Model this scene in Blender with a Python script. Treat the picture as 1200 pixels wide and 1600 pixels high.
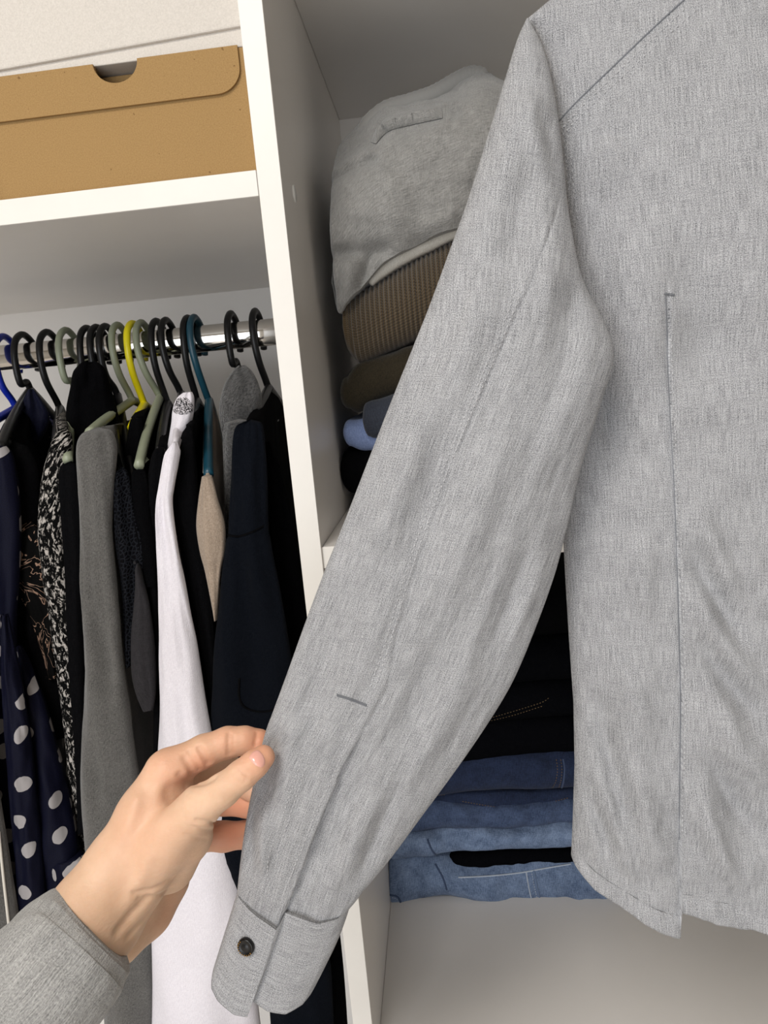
import bpy, bmesh, math, random
import numpy as np
from mathutils import Vector, Matrix
from mathutils.bvhtree import BVHTree

for o in list(bpy.data.objects):
    bpy.data.objects.remove(o)
S = bpy.context.scene
COL = S.collection
random.seed(3)

# ------------------------------------------------------------------ camera
F = 1108.0
CAM = np.array([0.1216, -0.657, 1.40])
YAW, PIT, ROL = math.radians(5.05), math.radians(10.35), math.radians(-5.15)
fw = np.array([-math.sin(YAW) * math.cos(PIT), math.cos(YAW) * math.cos(PIT), -math.sin(PIT)])
rt = np.array([math.cos(YAW), math.sin(YAW), 0.0])
up = np.cross(rt, fw)
rt, up = math.cos(ROL) * rt + math.sin(ROL) * up, -math.sin(ROL) * rt + math.cos(ROL) * up
cd = bpy.data.cameras.new('camera')
cd.sensor_fit = 'VERTICAL'
cd.sensor_height = 36.0
cd.lens = 36.0 * F / 1600.0
cd.clip_start = 0.01
cam = bpy.data.objects.new('camera', cd)
COL.objects.link(cam)
cam.matrix_world = Matrix(((rt[0], up[0], -fw[0], CAM[0]), (rt[1], up[1], -fw[1], CAM[1]),
                           (rt[2], up[2], -fw[2], CAM[2]), (0, 0, 0, 1)))
S.camera = cam

# ------------------------------------------------------------------ light
W = bpy.data.worlds.new('world')
S.world = W
W.use_nodes = True
W.node_tree.nodes['Background'].inputs[0].default_value = (0.75, 0.85, 1.0, 1)
W.node_tree.nodes['Background'].inputs[1].default_value = 1.0


def area(name, loc, target, sx, sy, power, col):
    l = bpy.data.lights.new(name, 'AREA')
    l.shape = 'RECTANGLE'
    l.size, l.size_y, l.energy, l.color = sx, sy, power, col
    o = bpy.data.objects.new(name, l)
    COL.objects.link(o)
    o.location = loc
    o.rotation_euler = (Vector(target) - Vector(loc)).to_track_quat('-Z', 'Y').to_euler()
    return o


area('window_daylight', (-0.55, -2.70, 1.10), (-0.35, 0, 1.10), 1.9, 1.95, 41, (0.96, 0.98, 1.0))  # light of an unseen window, stretched to door height to reach the undersides
area('ceiling_lamp_light', (-0.30, -1.40, 2.40), (-0.30, -1.30, 0), 0.60, 0.60, 29, (1.0, 0.955, 0.90))
S.view_settings.view_transform = 'Standard'
S.view_settings.look = 'None'
S.view_settings.exposure = -0.10
S.view_settings.gamma = 1.0
S.view_settings.use_curve_mapping = False


# ------------------------------------------------------------------ geometry helpers
def ray(px, py):
    return fw * F + rt * (px - 600) - up * (py - 800)


def P(px, py, Y):
    d = ray(px, py)
    return CAM + d * ((Y - CAM[1]) / d[1])


def PX(px, py, X):
    d = ray(px, py)
    return CAM + d * ((X - CAM[0]) / d[0])


def PZ(px, py, Z):
    d = ray(px, py)
    return CAM + d * ((Z - CAM[2]) / d[2])


def mpp(p):          # metres per photograph pixel at a point
    return float((np.asarray(p) - CAM) @ fw) / F


def cr(pts, n):
    """Catmull-Rom through pts (k,d), n samples, uniform in index."""
    p = np.asarray(pts, float)
    if p.ndim == 1:
        p = p[:, None]
    k = len(p)
    t = np.linspace(0, k - 1, n)
    i = np.minimum(t.astype(int), k - 2)
    f = (t - i)[:, None]
    g = lambda j: p[np.clip(j, 0, k - 1)]
    p0, p1, p2, p3 = g(i - 1), g(i), g(i + 1), g(i + 2)
    r = 0.5 * (2 * p1 + (p2 - p0) * f + (2 * p0 - 5 * p1 + 4 * p2 - p3) * f ** 2 + (3 * p1 - p0 - 3 * p2 + p3) * f ** 3)
    return r if r.shape[1] > 1 else r[:, 0]


def vn(x, y, seed=0):
    """smooth value noise in -1..1"""
    x = np.asarray(x, float)
    y = np.asarray(y, float)
    xi, yi = np.floor(x).astype(np.int64), np.floor(y).astype(np.int64)
    fx, fy = x - xi, y - yi
    fx, fy = fx * fx * fx * (fx * (fx * 6 - 15) + 10), fy * fy * fy * (fy * (fy * 6 - 15) + 10)

    def h(a, b):
        n = (a * 374761393 + b * 668265263 + seed * 1442695041) & 0x7fffffff
        n = ((n ^ (n >> 13)) * 1274126177) & 0x7fffffff
        n = (n ^ (n >> 16)) & 0xffff
        return n / 32767.5 - 1
    a = h(xi, yi) * (1 - fx) + h(xi + 1, yi) * fx
    b = h(xi, yi + 1) * (1 - fx) + h(xi + 1, yi + 1) * fx
    return a * (1 - fy) + b * fy


def fbm(x, y, seed=0, o=3):
    r, a = 0, 1
    for i in range(o):
        r = r + a * vn(x * 2 ** i, y * 2 ** i, seed + i * 17)
        a *= .5
    return r


def sst(a, b, x):
    t = np.clip((x - a) / (b - a), 0, 1)
    return t * t * (3 - 2 * t)


ORI = {}


def mk(name, verts, faces, mat, parent=None, uv=None, smooth=True, props=None):
    """one mesh object; verts in world space, stored relative to the parent's base"""
    v = np.asarray(verts, float)
    if parent is not None:
        off = ORI[parent.name]
    else:
        off = np.array([(v[:, 0].min() + v[:, 0].max()) / 2, (v[:, 1].min() + v[:, 1].max()) / 2, v[:, 2].min()])
    me = bpy.data.meshes.new(name)
    me.from_pydata((v - off).tolist(), [], [tuple(int(i) for i in f) for f in faces])
    if uv is not None:
        u = np.asarray(uv, float)
        l = me.uv_layers.new(name='UVMap')
        idx = np.zeros(len(me.loops), np.int32)
        me.loops.foreach_get('vertex_index', idx)
        l.data.foreach_set('uv', u[idx].astype(np.float32).ravel())
    if smooth:
        me.polygons.foreach_set('use_smooth', np.ones(len(me.polygons), bool))
    me.materials.append(mat)
    me.update()
    o = bpy.data.objects.new(name, me)
    COL.objects.link(o)
    if parent is not None:
        o.parent = parent
        ORI[o.name] = off
        # a sub-part sits in the frame of the thing's base: meshes share that origin
        if parent.type == 'MESH' and parent.parent is None:
            pass
    else:
        o.location = off
        ORI[o.name] = off
    if props:
        for k, x in props.items():
            o[k] = x
    return o


def thing(name, loc, label, cat, group=None):
    o = bpy.data.objects.new(name, None)
    o.empty_display_size = 0.03
    COL.objects.link(o)
    o.location = tuple(loc)
    ORI[o.name] = np.array(loc, float)
    tag(o, label, cat, group)
    return o


def tag(o, label, cat, group=None):
    o['label'] = label
    o['category'] = cat
    if group:
        o['group'] = group
    return o


def grid_faces(n, m, base=0, flip=False):
    i, j = np.meshgrid(np.arange(n - 1), np.arange(m - 1), indexing='ij')
    a = (i * m + j).ravel() + base
    q = np.stack([a, a + 1, a + m + 1, a + m], 1)
    return (q[:, ::-1] if flip else q).tolist()


def uvs(rows):
    """arc-length uv in metres: u along a row, v down the rows"""
    r = np.asarray(rows)
    du = np.linalg.norm(np.diff(r, axis=1), axis=2)
    u = np.concatenate([np.zeros((len(r), 1)), np.cumsum(du, 1)], 1)
    u = u - u[:, u.shape[1] // 4:u.shape[1] // 4 + 1]
    dv = np.linalg.norm(np.diff(r, axis=0), axis=2).mean(1)
    v = np.concatenate([[0], np.cumsum(dv)])[:, None] + np.zeros_like(u)
    return np.stack([u, v], 2).reshape(-1, 2)


def loft(name, rows, mat, parent=None, close=True, cap=(True, True), flip=False, uv=None, props=None):
    r = np.asarray(rows, float)
    if close:
        r = np.concatenate([r, r[:, :1]], 1)
    n, m = r.shape[:2]
    v = r.reshape(-1, 3)
    f = grid_faces(n, m, 0, flip)
    if uv is None:
        uv = uvs(r)
    v, uv = v.tolist(), uv.tolist()
    for c, i, rev in ((cap[0], 0, not flip), (cap[1], n - 1, flip)):
        if c:
            k = len(v)
            v.append(r[i].mean(0).tolist())
            uv.append(uv[i * m])
            for j in range(m - 1):
                t = [i * m + j, i * m + j + 1, k]
                f.append(t[::-1] if rev else t)
    return mk(name, v, f, mat, parent, uv, True, props)


def box_vf(x0, x1, y0, y1, z0, z1, b=0.0):
    bm = bmesh.new()
    bmesh.ops.create_cube(bm, size=1)
    for q in bm.verts:
        q.co = Vector(((x0 + x1) / 2 + q.co.x * (x1 - x0), (y0 + y1) / 2 + q.co.y * (y1 - y0), (z0 + z1) / 2 + q.co.z * (z1 - z0)))
    if b:
        bmesh.ops.bevel(bm, geom=bm.edges[:], offset=b, segments=2, affect='EDGES', profile=0.5)
    v = [tuple(q.co) for q in bm.verts]
    bm.verts.index_update()
    f = [[q.index for q in p.verts] for p in bm.faces]
    bm.free()
    return v, f


def box(name, x0, x1, y0, y1, z0, z1, mat, parent=None, b=0.0012, props=None):
    v, f = box_vf(x0, x1, y0, y1, z0, z1, b)
    return mk(name, v, f, mat, parent, None, False, props)


def tube_vf(pts, rad, ns=10, flat=None):
    p = np.asarray(pts, float)
    n = len(p)
    rad = np.broadcast_to(np.asarray(rad, float), (n,))
    t = np.gradient(p, axis=0)
    t /= np.linalg.norm(t, axis=1)[:, None] + 1e-12
    ref = np.array([1.0, 0, 0]) if abs(t[0][0]) < .8 else np.array([0, 0, 1.0])
    nrm = []
    a = np.cross(t[0], ref)
    a /= np.linalg.norm(a)
    for i in range(n):
        a = a - t[i] * (a @ t[i])
        a /= np.linalg.norm(a) + 1e-12
        nrm.append(a.copy())
    nrm = np.array(nrm)
    bn = np.cross(t, nrm)
    an = np.linspace(0, 2 * math.pi, ns, endpoint=False)
    fl = 1.0 if flat is None else flat
    r = p[:, None] + rad[:, None, None] * (np.cos(an)[None, :, None] * nrm[:, None] + fl * np.sin(an)[None, :, None] * bn[:, None])
    f = []
    for i in range(n - 1):
        for j in range(ns):
            k = (j + 1) % ns
            f.append([i * ns + j, i * ns + k, (i + 1) * ns + k, (i + 1) * ns + j])
    f.append(list(range(ns))[::-1])
    f.append([(n - 1) * ns + j for j in range(ns)])
    return r.reshape(-1, 3).tolist(), f


def tube(name, pts, rad, mat, parent=None, ns=10, props=None, flat=None):
    v, f = tube_vf(pts, rad, ns, flat)
    return mk(name, v, f, mat, parent, None, True, props)


def bvh_of(*objs):
    v, f = [], []
    for o in objs:
        k = len(v)
        off = Vector(ORI[o.name])
        v += [q.co + off for q in o.data.vertices]
        f += [[i + k for i in p.vertices] for p in o.data.polygons]
    return BVHTree.FromPolygons(v, f)


def hit(b, px, py):
    d = Vector(ray(px, py)).normalized()
    h = b.ray_cast(Vector(CAM), d)
    if h[0] is None:
        return None
    n = h[1]
    if n.dot(d) > 0:
        n = -n
    return np.array(h[0]), np.array(n)


def stitches(name, b, paths, mat, parent, L=0.0024, gap=0.0012, w=0.00045, h=0.00055):
    """thread dashes lying on a cloth; paths are traced lines, laid on the cloth itself"""
    V, Fc = [], []
    for path in paths:
        q = cr(path, max(24, int(np.linalg.norm(np.diff(np.array(path, float), axis=0), axis=1).sum() / 3)))
        pts = [x for x in (hit(b, *c) for c in q) if x]
        if len(pts) < 3:
            continue
        X = np.array([x[0] for x in pts])
        N = np.array([x[1] for x in pts])
        s = np.concatenate([[0], np.cumsum(np.linalg.norm(np.diff(X, axis=0), axis=1))])
        a = 0.0
        while a + L < s[-1]:
            p0 = np.array([np.interp(a, s, X[:, k]) for k in range(3)])
            p1 = np.array([np.interp(a + L, s, X[:, k]) for k in range(3)])
            nn = np.array([np.interp(a + L / 2, s, N[:, k]) for k in range(3)])
            nn /= np.linalg.norm(nn)
            t = p1 - p0
            if np.linalg.norm(t) < L * 2:
                sd = np.cross(nn, t)
                sd = sd / (np.linalg.norm(sd) + 1e-9) * w
                k = len(V)
                m = (p0 + p1) / 2 + nn * h
                V += [p0 - nn * .0002, m + sd, p1 - nn * .0002, m - sd, m + nn * h * .6]
                Fc += [[k, k + 1, k + 4], [k + 1, k + 2, k + 4], [k + 2, k + 3, k + 4], [k + 3, k, k + 4]]
            a += L + gap
    if not V:
        return None
    return mk(name, V, Fc, mat, parent, None, False, {'kind': 'stuff'})


def seam_tube(name, b, path, r, mat, parent, n=60, lift=0.0):
    pts = [x for x in (hit(b, *c) for c in cr(path, n)) if x]
    if len(pts) < 3:
        return None
    return tube(name, np.array([x[0] + x[1] * lift for x in pts]), r, mat, parent, 6)


def patch(name, b, loop, mat, parent, off=0.0005, rings=6, n=28, dome=0.0, props=None):
    """a thin piece lying on a surface, outline traced, centre lifted by dome"""
    L = cr(list(loop) + [loop[0]], n + 1)[:-1]
    c = L.mean(0)
    V, Fc, UV = [], [], []
    last = hit(b, *c)
    for r in range(rings, 0, -1):
        for q in L:
            p = c + (q - c) * r / rings
            h = hit(b, *p)
            if h is None:
                h = last
            last = h
            V.append(h[0] + h[1] * (off * (0.1 if r == rings else 1) + dome * (1 - (r / rings) ** 2)))
            UV.append(((p - c) * 0.0006).tolist())
    h = hit(b, *c) or last
    V.append(h[0] + h[1] * (off + dome))
    UV.append([0, 0])
    for r in range(rings - 1):
        for j in range(n):
            k = (j + 1) % n
            Fc.append([r * n + j, r * n + k, (r + 1) * n + k, (r + 1) * n + j])
    r = rings - 1
    for j in range(n):
        Fc.append([r * n + j, r * n + (j + 1) % n, len(V) - 1])
    return mk(name, V, Fc, mat, parent, UV, True, props)


# ------------------------------------------------------------------ materials
class NT:
    def __init__(s, name):
        s.m = bpy.data.materials.new(name)
        s.m.use_nodes = True
        s.t = s.m.node_tree
        s.b = s.t.nodes['Principled BSDF']

    def n(s, typ, **k):
        x = s.t.nodes.new(typ)
        for a, v in k.items():
            setattr(x, a, v)
        return x

    def l(s, a, b):
        s.t.links.new(a, b)

    def noise(s, vec, scale, detail=2, rough=.5, sc=(1, 1, 1), rot=0.0, dist=0.0):
        mp = s.n('ShaderNodeMapping')
        mp.inputs['Scale'].default_value = sc
        mp.inputs['Rotation'].default_value = (0, 0, rot)
        s.l(vec, mp.inputs[0])
        t = s.n('ShaderNodeTexNoise')
        t.inputs['Scale'].default_value = scale
        t.inputs['Detail'].default_value = detail
        t.inputs['Roughness'].default_value = rough
        t.inputs['Distortion'].default_value = dist
        s.l(mp.outputs[0], t.inputs[0])
        return t.outputs[0]

    def math(s, op, a, b=None, c=None):
        x = s.n('ShaderNodeMath', operation=op)
        for i, v in enumerate((a, b, c)):
            if v is None:
                continue
            if isinstance(v, (int, float)):
                x.inputs[i].default_value = v
            else:
                s.l(v, x.inputs[i])
        return x.outputs[0]

    def ramp(s, fac, stops, const=False):
        x = s.n('ShaderNodeValToRGB')
        e = x.color_ramp.elements
        while len(e) < len(stops):
            e.new(.5)
        for i, (p, c) in enumerate(stops):
            e[i].position = p
            e[i].color = (*c, 1)
        if const:
            x.color_ramp.interpolation = 'CONSTANT'
        s.l(fac, x.inputs[0])
        return x.outputs[0]

    def mix(s, fac, a, b, mode='MIX'):
        x = s.n('ShaderNodeMix', data_type='RGBA', blend_type=mode)
        for i, v in ((0, fac), (6, a), (7, b)):
            if isinstance(v, (int, float)):
                x.inputs[i].default_value = v
            elif isinstance(v, tuple):
                x.inputs[i].default_value = (*v, 1)
            else:
                s.l(v, x.inputs[i])
        return x.outputs[2]

    def bump(s, h, dist, strength=1.0):
        x = s.n('ShaderNodeBump')
        x.inputs['Distance'].default_value = dist
        x.inputs['Strength'].default_value = strength
        s.l(h, x.inputs['Height'])
        s.l(x.outputs[0], s.b.inputs['Normal'])


def srgb(r, g, b):
    f = lambda c: c / 12.92 if c <= .04045 else ((c + .055) / 1.055) ** 2.4
    return (f(r / 255), f(g / 255), f(b / 255))


def fabric(name, lo, hi, thread=.0007, length=14, big=.02, rough=.92, sheen=.15, bump=.00025, twill=0.0, mottle=.35, contrast=1.0, spec=.2, mixw=(.42, .26, .32)):
    """woven cloth: slubbed warp and weft threads, soft mottling"""
    t = NT(name)
    uv = t.n('ShaderNodeTexCoord').outputs['UV']
    s = 1.0 / thread
    wa = t.noise(uv, 1, 2, .6, (s, s / length, 1), twill)
    we = t.noise(uv, 1, 2, .6, (s / length, s, 1), twill)
    fine = t.noise(uv, s * .9, 2, .7)
    bg = t.noise(uv, 1 / big, 3, .6)
    x = t.math('ADD', t.math('MULTIPLY', wa, mixw[0]), t.math('MULTIPLY', we, mixw[1]))
    x = t.math('ADD', x, t.math('MULTIPLY', fine, mixw[2]))
    x = t.math('ADD', t.math('MULTIPLY', t.math('SUBTRACT', x, .5), 3.2 * contrast), .5)
    x = t.math('ADD', x, t.math('MULTIPLY', t.math('SUBTRACT', bg, .5), mottle))
    t.l(t.ramp(x, [(0.0, lo), (1.0, hi)]), t.b.inputs['Base Color'])
    t.b.inputs['Roughness'].default_value = rough
    t.b.inputs['Specular IOR Level'].default_value = spec
    t.b.inputs['Sheen Weight'].default_value = sheen
    t.b.inputs['Sheen Roughness'].default_value = .5
    t.bump(x, bump)
    return t.m


def plain(name, col, rough=.5, metal=0.0, spec=.5, var=.06, scale=40, bump=0.0, coat=0.0):
    t = NT(name)
    oc = t.n('ShaderNodeTexCoord').outputs['Object']
    n = t.noise(oc, scale, 4, .6)
    c1 = tuple(min(1, c * (1 + var)) for c in col)
    c0 = tuple(c * (1 - var) for c in col)
    t.l(t.ramp(n, [(.3, c0), (.7, c1)]), t.b.inputs['Base Color'])
    t.b.inputs['Roughness'].default_value = rough
    t.b.inputs['Metallic'].default_value = metal
    t.b.inputs['Specular IOR Level'].default_value = spec
    t.b.inputs['Coat Weight'].default_value = coat
    if bump:
        t.bump(n, bump)
    return t.m


M = {}
M['laminate'] = plain('white_laminate', srgb(232, 228, 223), .33, 0, .45, .012, 14, .00004)
M['edging'] = plain('edge_banding', srgb(228, 224, 217), .4, 0, .4, .015, 30)
M['cap'] = plain('white_cap', srgb(245, 245, 242), .25, 0, .5, .01)
M['wall'] = plain('painted_wall', srgb(205, 200, 192), .85, 0, .3, .02, 6, .0003)
M['floor'] = plain('pale_floor', srgb(206, 196, 184), .45, 0, .4, .12, 5)
M['chrome'] = plain('chrome', (.75, .74, .72), .09, 1.0, .5, .02, 30)
M['black_plastic'] = plain('black_plastic', (.007, .007, .0075), .36, 0, .3, .1)
M['blue_plastic'] = plain('blue_plastic', srgb(18, 40, 150), .3, 0, .5, .05)
M['sage_plastic'] = plain('sage_plastic', srgb(140, 146, 124), .4, 0, .5, .05)
M['yellow_plastic'] = plain('yellow_plastic', srgb(236, 220, 20), .35, 0, .5, .03)
M['teal_plastic'] = plain('teal_plastic', srgb(22, 66, 82), .35, 0, .5, .05)
M['shirt'] = fabric('grey_chambray', srgb(90, 91, 94), srgb(196, 196, 198), .0005, 28, .03, .9, .1, .0002, 0, .22, 1.15, .2, (.27, .13, .60))
M['shirt_thread'] = plain('pale_thread', srgb(182, 182, 184), .8, 0, .2, .1)
M['seam_shadow'] = plain('seam_shade_tack_grey', srgb(112, 114, 118), .9, 0, .1, .1)  # dark grey painted in as crevice shade along seams; also colours the bar tacks
M['sweatshirt'] = fabric('grey_heather_jersey', srgb(112, 112, 111), srgb(190, 189, 187), .0008, 16, .02, .95, .2, .0003, .35, .3, 1.0, .2, (.42, .08, .50))
M['grey_knit'] = fabric('grey_fleece_knit', srgb(56, 55, 53), srgb(108, 106, 103), .0011, 3, .03, .95, .3, .0004, .6, .5)
M['hoodie'] = fabric('grey_fleece', srgb(108, 107, 104), srgb(170, 168, 164), .0016, 6, .02, .97, .35, .0007, .9, .4, .8)
M['fuzzy'] = fabric('grey_boucle', srgb(26, 26, 27), srgb(92, 91, 90), .002, 2, .02, .97, .3, .001, .3, .3)
M['white_cotton'] = fabric('white_cotton_twill', srgb(208, 203, 210), srgb(235, 231, 236), .0009, 5, .03, .9, .1, .0002, .7, .3)
M['black'] = fabric('black_cotton', (.0008, .0008, .001), (.0026, .0026, .0032), .001, 4, .03, .95, 0, .0003, spec=.04)
M['black2'] = fabric('black_jersey', (.0014, .0014, .0017), (.0042, .0042, .005), .001, 6, .03, .95, 0, .0003, spec=.04)
M['navy'] = fabric('navy_fleece', (.0018, .0025, .0045), (.0055, .007, .0105), .0012, 3, .03, .95, .01, .0003, spec=.04)
M['charcoal'] = fabric('charcoal_satin', srgb(34, 33, 35), srgb(54, 52, 54), .001, 8, .04, .6, .02, .0001, spec=.04)
M['navy_satin'] = fabric('navy_satin', srgb(8, 9, 20), srgb(26, 28, 48), .001, 8, .04, .55, .02, .0001, spec=.04)
M['beige'] = fabric('beige_suede', srgb(126, 110, 95), srgb(178, 161, 144), .001, 3, .02, .9, .2, .0002)
M['olive'] = fabric('olive_wool', srgb(28, 24, 16), srgb(58, 51, 37), .0012, 3, .02, .95, .1, .0004)
M['slate'] = fabric('slate_cotton', srgb(38, 41, 50), srgb(64, 69, 80), .001, 4, .02)
M['sky'] = fabric('light_blue_cotton', srgb(108, 126, 170), srgb(150, 168, 210), .001, 4, .02)
M['cream'] = fabric('cream_cotton', srgb(190, 184, 172), srgb(222, 217, 207), .001, 4, .02)
M['denim_light'] = fabric('light_denim', srgb(54, 70, 98), srgb(132, 150, 178), .0009, 7, .03, .9, .08, .0003, .78, 1.3)
M['denim_mid'] = fabric('mid_denim', srgb(30, 41, 64), srgb(80, 95, 125), .0009, 7, .03, .9, .08, .0003, .78, 1.1)
M['denim_dark'] = fabric('dark_denim', srgb(12, 18, 34), srgb(40, 52, 80), .0009, 7, .03, .9, .06, .0003, .78, .9)
M['denim_black'] = fabric('black_denim', (.0007, .0008, .0013), (.0024, .0026, .0038), .0009, 7, .03, .95, 0, .0003, .78, spec=.04)
M['orange_thread'] = plain('tan_thread', srgb(104, 86, 62), .8, 0, .2, .1)
M['white_thread'] = plain('denim_pale_thread', srgb(168, 176, 188), .8, 0, .2, .1)
M['gold'] = plain('gold_lettering', srgb(170, 130, 70), .35, .8, .5, .1)
M['button'] = plain('black_enamel', (.004, .004, .004), .3, 0, .35, .1, 40, 0, .1)


def kraft():
    t = NT('kraft_board')
    oc = t.n('ShaderNodeTexCoord').outputs['Object']
    a = t.noise(oc, 900, 3, .7)
    b = t.noise(oc, 22, 4, .6)
    sp = t.noise(oc, 230, 1, .5)
    c = t.ramp(a, [(.25, srgb(136, 106, 65)), (.75, srgb(173, 140, 92))])
    c = t.mix(t.math('MULTIPLY', b, .45), c, srgb(160, 128, 82))
    c = t.mix(t.ramp(sp, [(.74, (0, 0, 0)), (.78, (1, 1, 1))]), c, srgb(122, 92, 56))
    t.l(c, t.b.inputs['Base Color'])
    t.b.inputs['Roughness'].default_value = .8
    t.b.inputs['Specular IOR Level'].default_value = .25
    t.bump(a, .0001)
    return t.m


def white_board():
    t = NT('white_box_board')
    oc = t.n('ShaderNodeTexCoord').outputs['Object']
    a = t.noise(oc, 700, 3, .7)
    t.l(t.ramp(a, [(.25, srgb(196, 189, 180)), (.75, srgb(216, 209, 200))]), t.b.inputs['Base Color'])
    t.b.inputs['Roughness'].default_value = .75
    t.bump(a, .0002)
    return t.m


def skin():
    t = NT('skin')
    oc = t.n('ShaderNodeTexCoord').outputs['Object']
    a = t.noise(oc, 45, 3, .6)
    b = t.noise(oc, 420, 3, .6)
    at = t.n('ShaderNodeAttribute', attribute_name='flush')
    c = t.ramp(a, [(.3, srgb(212, 176, 146)), (.7, srgb(226, 192, 163))])
    c = t.mix(at.outputs['Fac'], c, srgb(222, 150, 118))
    c = t.mix(t.math('MULTIPLY', b, .18), c, srgb(196, 142, 112))
    t.l(c, t.b.inputs['Base Color'])
    t.b.inputs['Roughness'].default_value = .52
    t.b.inputs['Specular IOR Level'].default_value = .35
    t.b.inputs['Subsurface Weight'].default_value = .25
    t.b.inputs['Subsurface Radius'].default_value = (.004, .0015, .0008)
    t.b.inputs['Subsurface Scale'].default_value = 1.0
    wr = t.noise(oc, 1, 2, .5, (260, 260, 900), .5, 0)
    t.bump(t.math('ADD', t.math('MULTIPLY', b, .5), t.math('MULTIPLY', wr, .5)), .0003)
    return t.m


def dotted():
    t = NT('polka_dot_navy')
    uv = t.n('ShaderNodeTexCoord').outputs['UV']
    v = t.n('ShaderNodeTexVoronoi', voronoi_dimensions='2D')
    v.inputs['Scale'].default_value = 23
    v.inputs['Randomness'].default_value = .45
    t.l(uv, v.inputs['Vector'])
    fine = t.noise(uv, 900, 2, .6)
    d = t.ramp(v.outputs['Distance'], [(0, (1, 1, 1)), (.205, (0, 0, 0))], True)
    base = t.ramp(fine, [(.3, srgb(6, 7, 17)), (.7, srgb(17, 18, 38))])
    t.l(t.mix(d, base, srgb(150, 146, 146)), t.b.inputs['Base Color'])
    t.b.inputs['Specular IOR Level'].default_value = .08
    t.b.inputs['Roughness'].default_value = .6
    return t.m


def jacquard(name, zig):
    t = NT(name)
    uv = t.n('ShaderNodeTexCoord').outputs['UV']
    a = t.noise(uv, 1, 3, .75, (230, 110, 1), 0.15, 0.4)
    c = t.ramp(a, [(.52, (.003, .003, .003)), (.60, srgb(176, 170, 164))])
    if zig:
        b = t.noise(uv, 1, 2, .6, (46, 30, 1), 0, 1.5)
        c = t.ramp(b, [(.0, (.003, .003, .003)), (.505, srgb(140, 114, 98)), (.535, (.003, .003, .003))], True)
    t.l(c, t.b.inputs['Base Color'])
    t.b.inputs['Specular IOR Level'].default_value = .06
    t.b.inputs['Roughness'].default_value = .95
    t.bump(a, .0008)
    return t.m


def lace():
    t = NT('black_lace')
    uv = t.n('ShaderNodeTexCoord').outputs['UV']
    v = t.n('ShaderNodeTexVoronoi', voronoi_dimensions='2D', feature='DISTANCE_TO_EDGE')
    v.inputs['Scale'].default_value = 230
    t.l(uv, v.inputs['Vector'])
    t.l(t.ramp(v.outputs['Distance'], [(.05, srgb(26, 28, 33)), (.22, (.002, .002, .003))]), t.b.inputs['Base Color'])
    t.b.inputs['Specular IOR Level'].default_value = .06
    t.b.inputs['Roughness'].default_value = .8
    t.bump(v.outputs['Distance'], .002)
    return t.m


def printed():
    t = NT('black_line_print')
    uv = t.n('ShaderNodeTexCoord').outputs['UV']
    v = t.noise(uv, 420, 2, .6, (1, 1, 1), 0, 1.2)
    t.l(t.ramp(v, [(.0, srgb(30, 30, 32)), (.47, srgb(215, 210, 214)), (.56, srgb(30, 30, 32))], True), t.b.inputs['Base Color'])
    t.b.inputs['Specular IOR Level'].default_value = .06
    t.b.inputs['Roughness'].default_value = .9
    return t.m


def rib_knit():
    t = NT('brown_rib_knit')
    uv = t.n('ShaderNodeTexCoord').outputs['UV']
    mp = t.n('ShaderNodeMapping')
    t.l(uv, mp.inputs[0])
    w = t.n('ShaderNodeTexWave', wave_type='BANDS', bands_direction='Y')
    w.inputs['Scale'].default_value = 95
    w.inputs['Distortion'].default_value = .6
    t.l(mp.outputs[0], w.inputs[0])
    n = t.noise(uv, 900, 2, .6)
    x = t.math('ADD', t.math('MULTIPLY', w.outputs[1], .3), t.math('MULTIPLY', n, .7))
    t.l(t.ramp(x, [(.2, srgb(54, 44, 31)), (.8, srgb(106, 90, 67))]), t.b.inputs['Base Color'])
    t.b.inputs['Specular IOR Level'].default_value = .06
    t.b.inputs['Roughness'].default_value = .95
    t.b.inputs['Sheen Weight'].default_value = .2
    t.bump(x, .0008)
    return t.m


M['kraft'] = kraft()
M['white_board'] = white_board()
M['skin'] = skin()
M['nail'] = plain('fingernail', srgb(232, 172, 156), .22, 0, .5, .03, 80, 0, .3)
M['dots'] = dotted()
M['jacquard'] = jacquard('speckled_jacquard', False)
M['zigzag'] = jacquard('zigzag_jacquard', True)
M['lace'] = lace()
M['print'] = printed()
M['rib'] = rib_knit()
M['lampglass'] = plain('opal_glass', (.9, .88, .84), .3)

# ------------------------------------------------------------------ the room
STR = {'kind': 'structure'}
HZ = CAM[2]
TD = .021                       # divider thickness
DEP = .55                       # wardrobe depth
ZC, ZB, ZM, ZS = HZ + .4112, HZ - .7429, HZ - .1511, HZ + .1703
XL, XR = -1.02, 0.95            # inside faces of the wardrobe's two sides
box('floor', -2.2, 2.2, -2.86, .75, -.05, 0, M['floor'], None, 0, STR)
box('ceiling', -2.2, 2.2, -2.86, .75, 2.55, 2.60, M['wall'], None, 0, STR)
box('wall_back', -2.2, 2.2, .60, .75, 0, 2.55, M['wall'], None, 0, STR)
box('wall_left', -2.25, -2.2, -2.86, .75, 0, 2.55, M['wall'], None, 0, STR)
box('wall_right', 2.2, 2.25, -2.86, .75, 0, 2.55, M['wall'], None, 0, STR)
wf = [box_vf(-2.2, -1.55, -2.86, -2.76, 0, 2.55), box_vf(.45, 2.2, -2.86, -2.76, 0, 2.55),
      box_vf(-1.55, .45, -2.86, -2.76, 0, .06), box_vf(-1.55, .45, -2.86, -2.76, 2.15, 2.55)]
V, Fc = [], []
for v, f in wf:
    Fc += [[i + len(V) for i in q] for q in f]
    V += v
mk('wall_front', V, Fc, M['wall'], None, None, False, STR)
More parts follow.
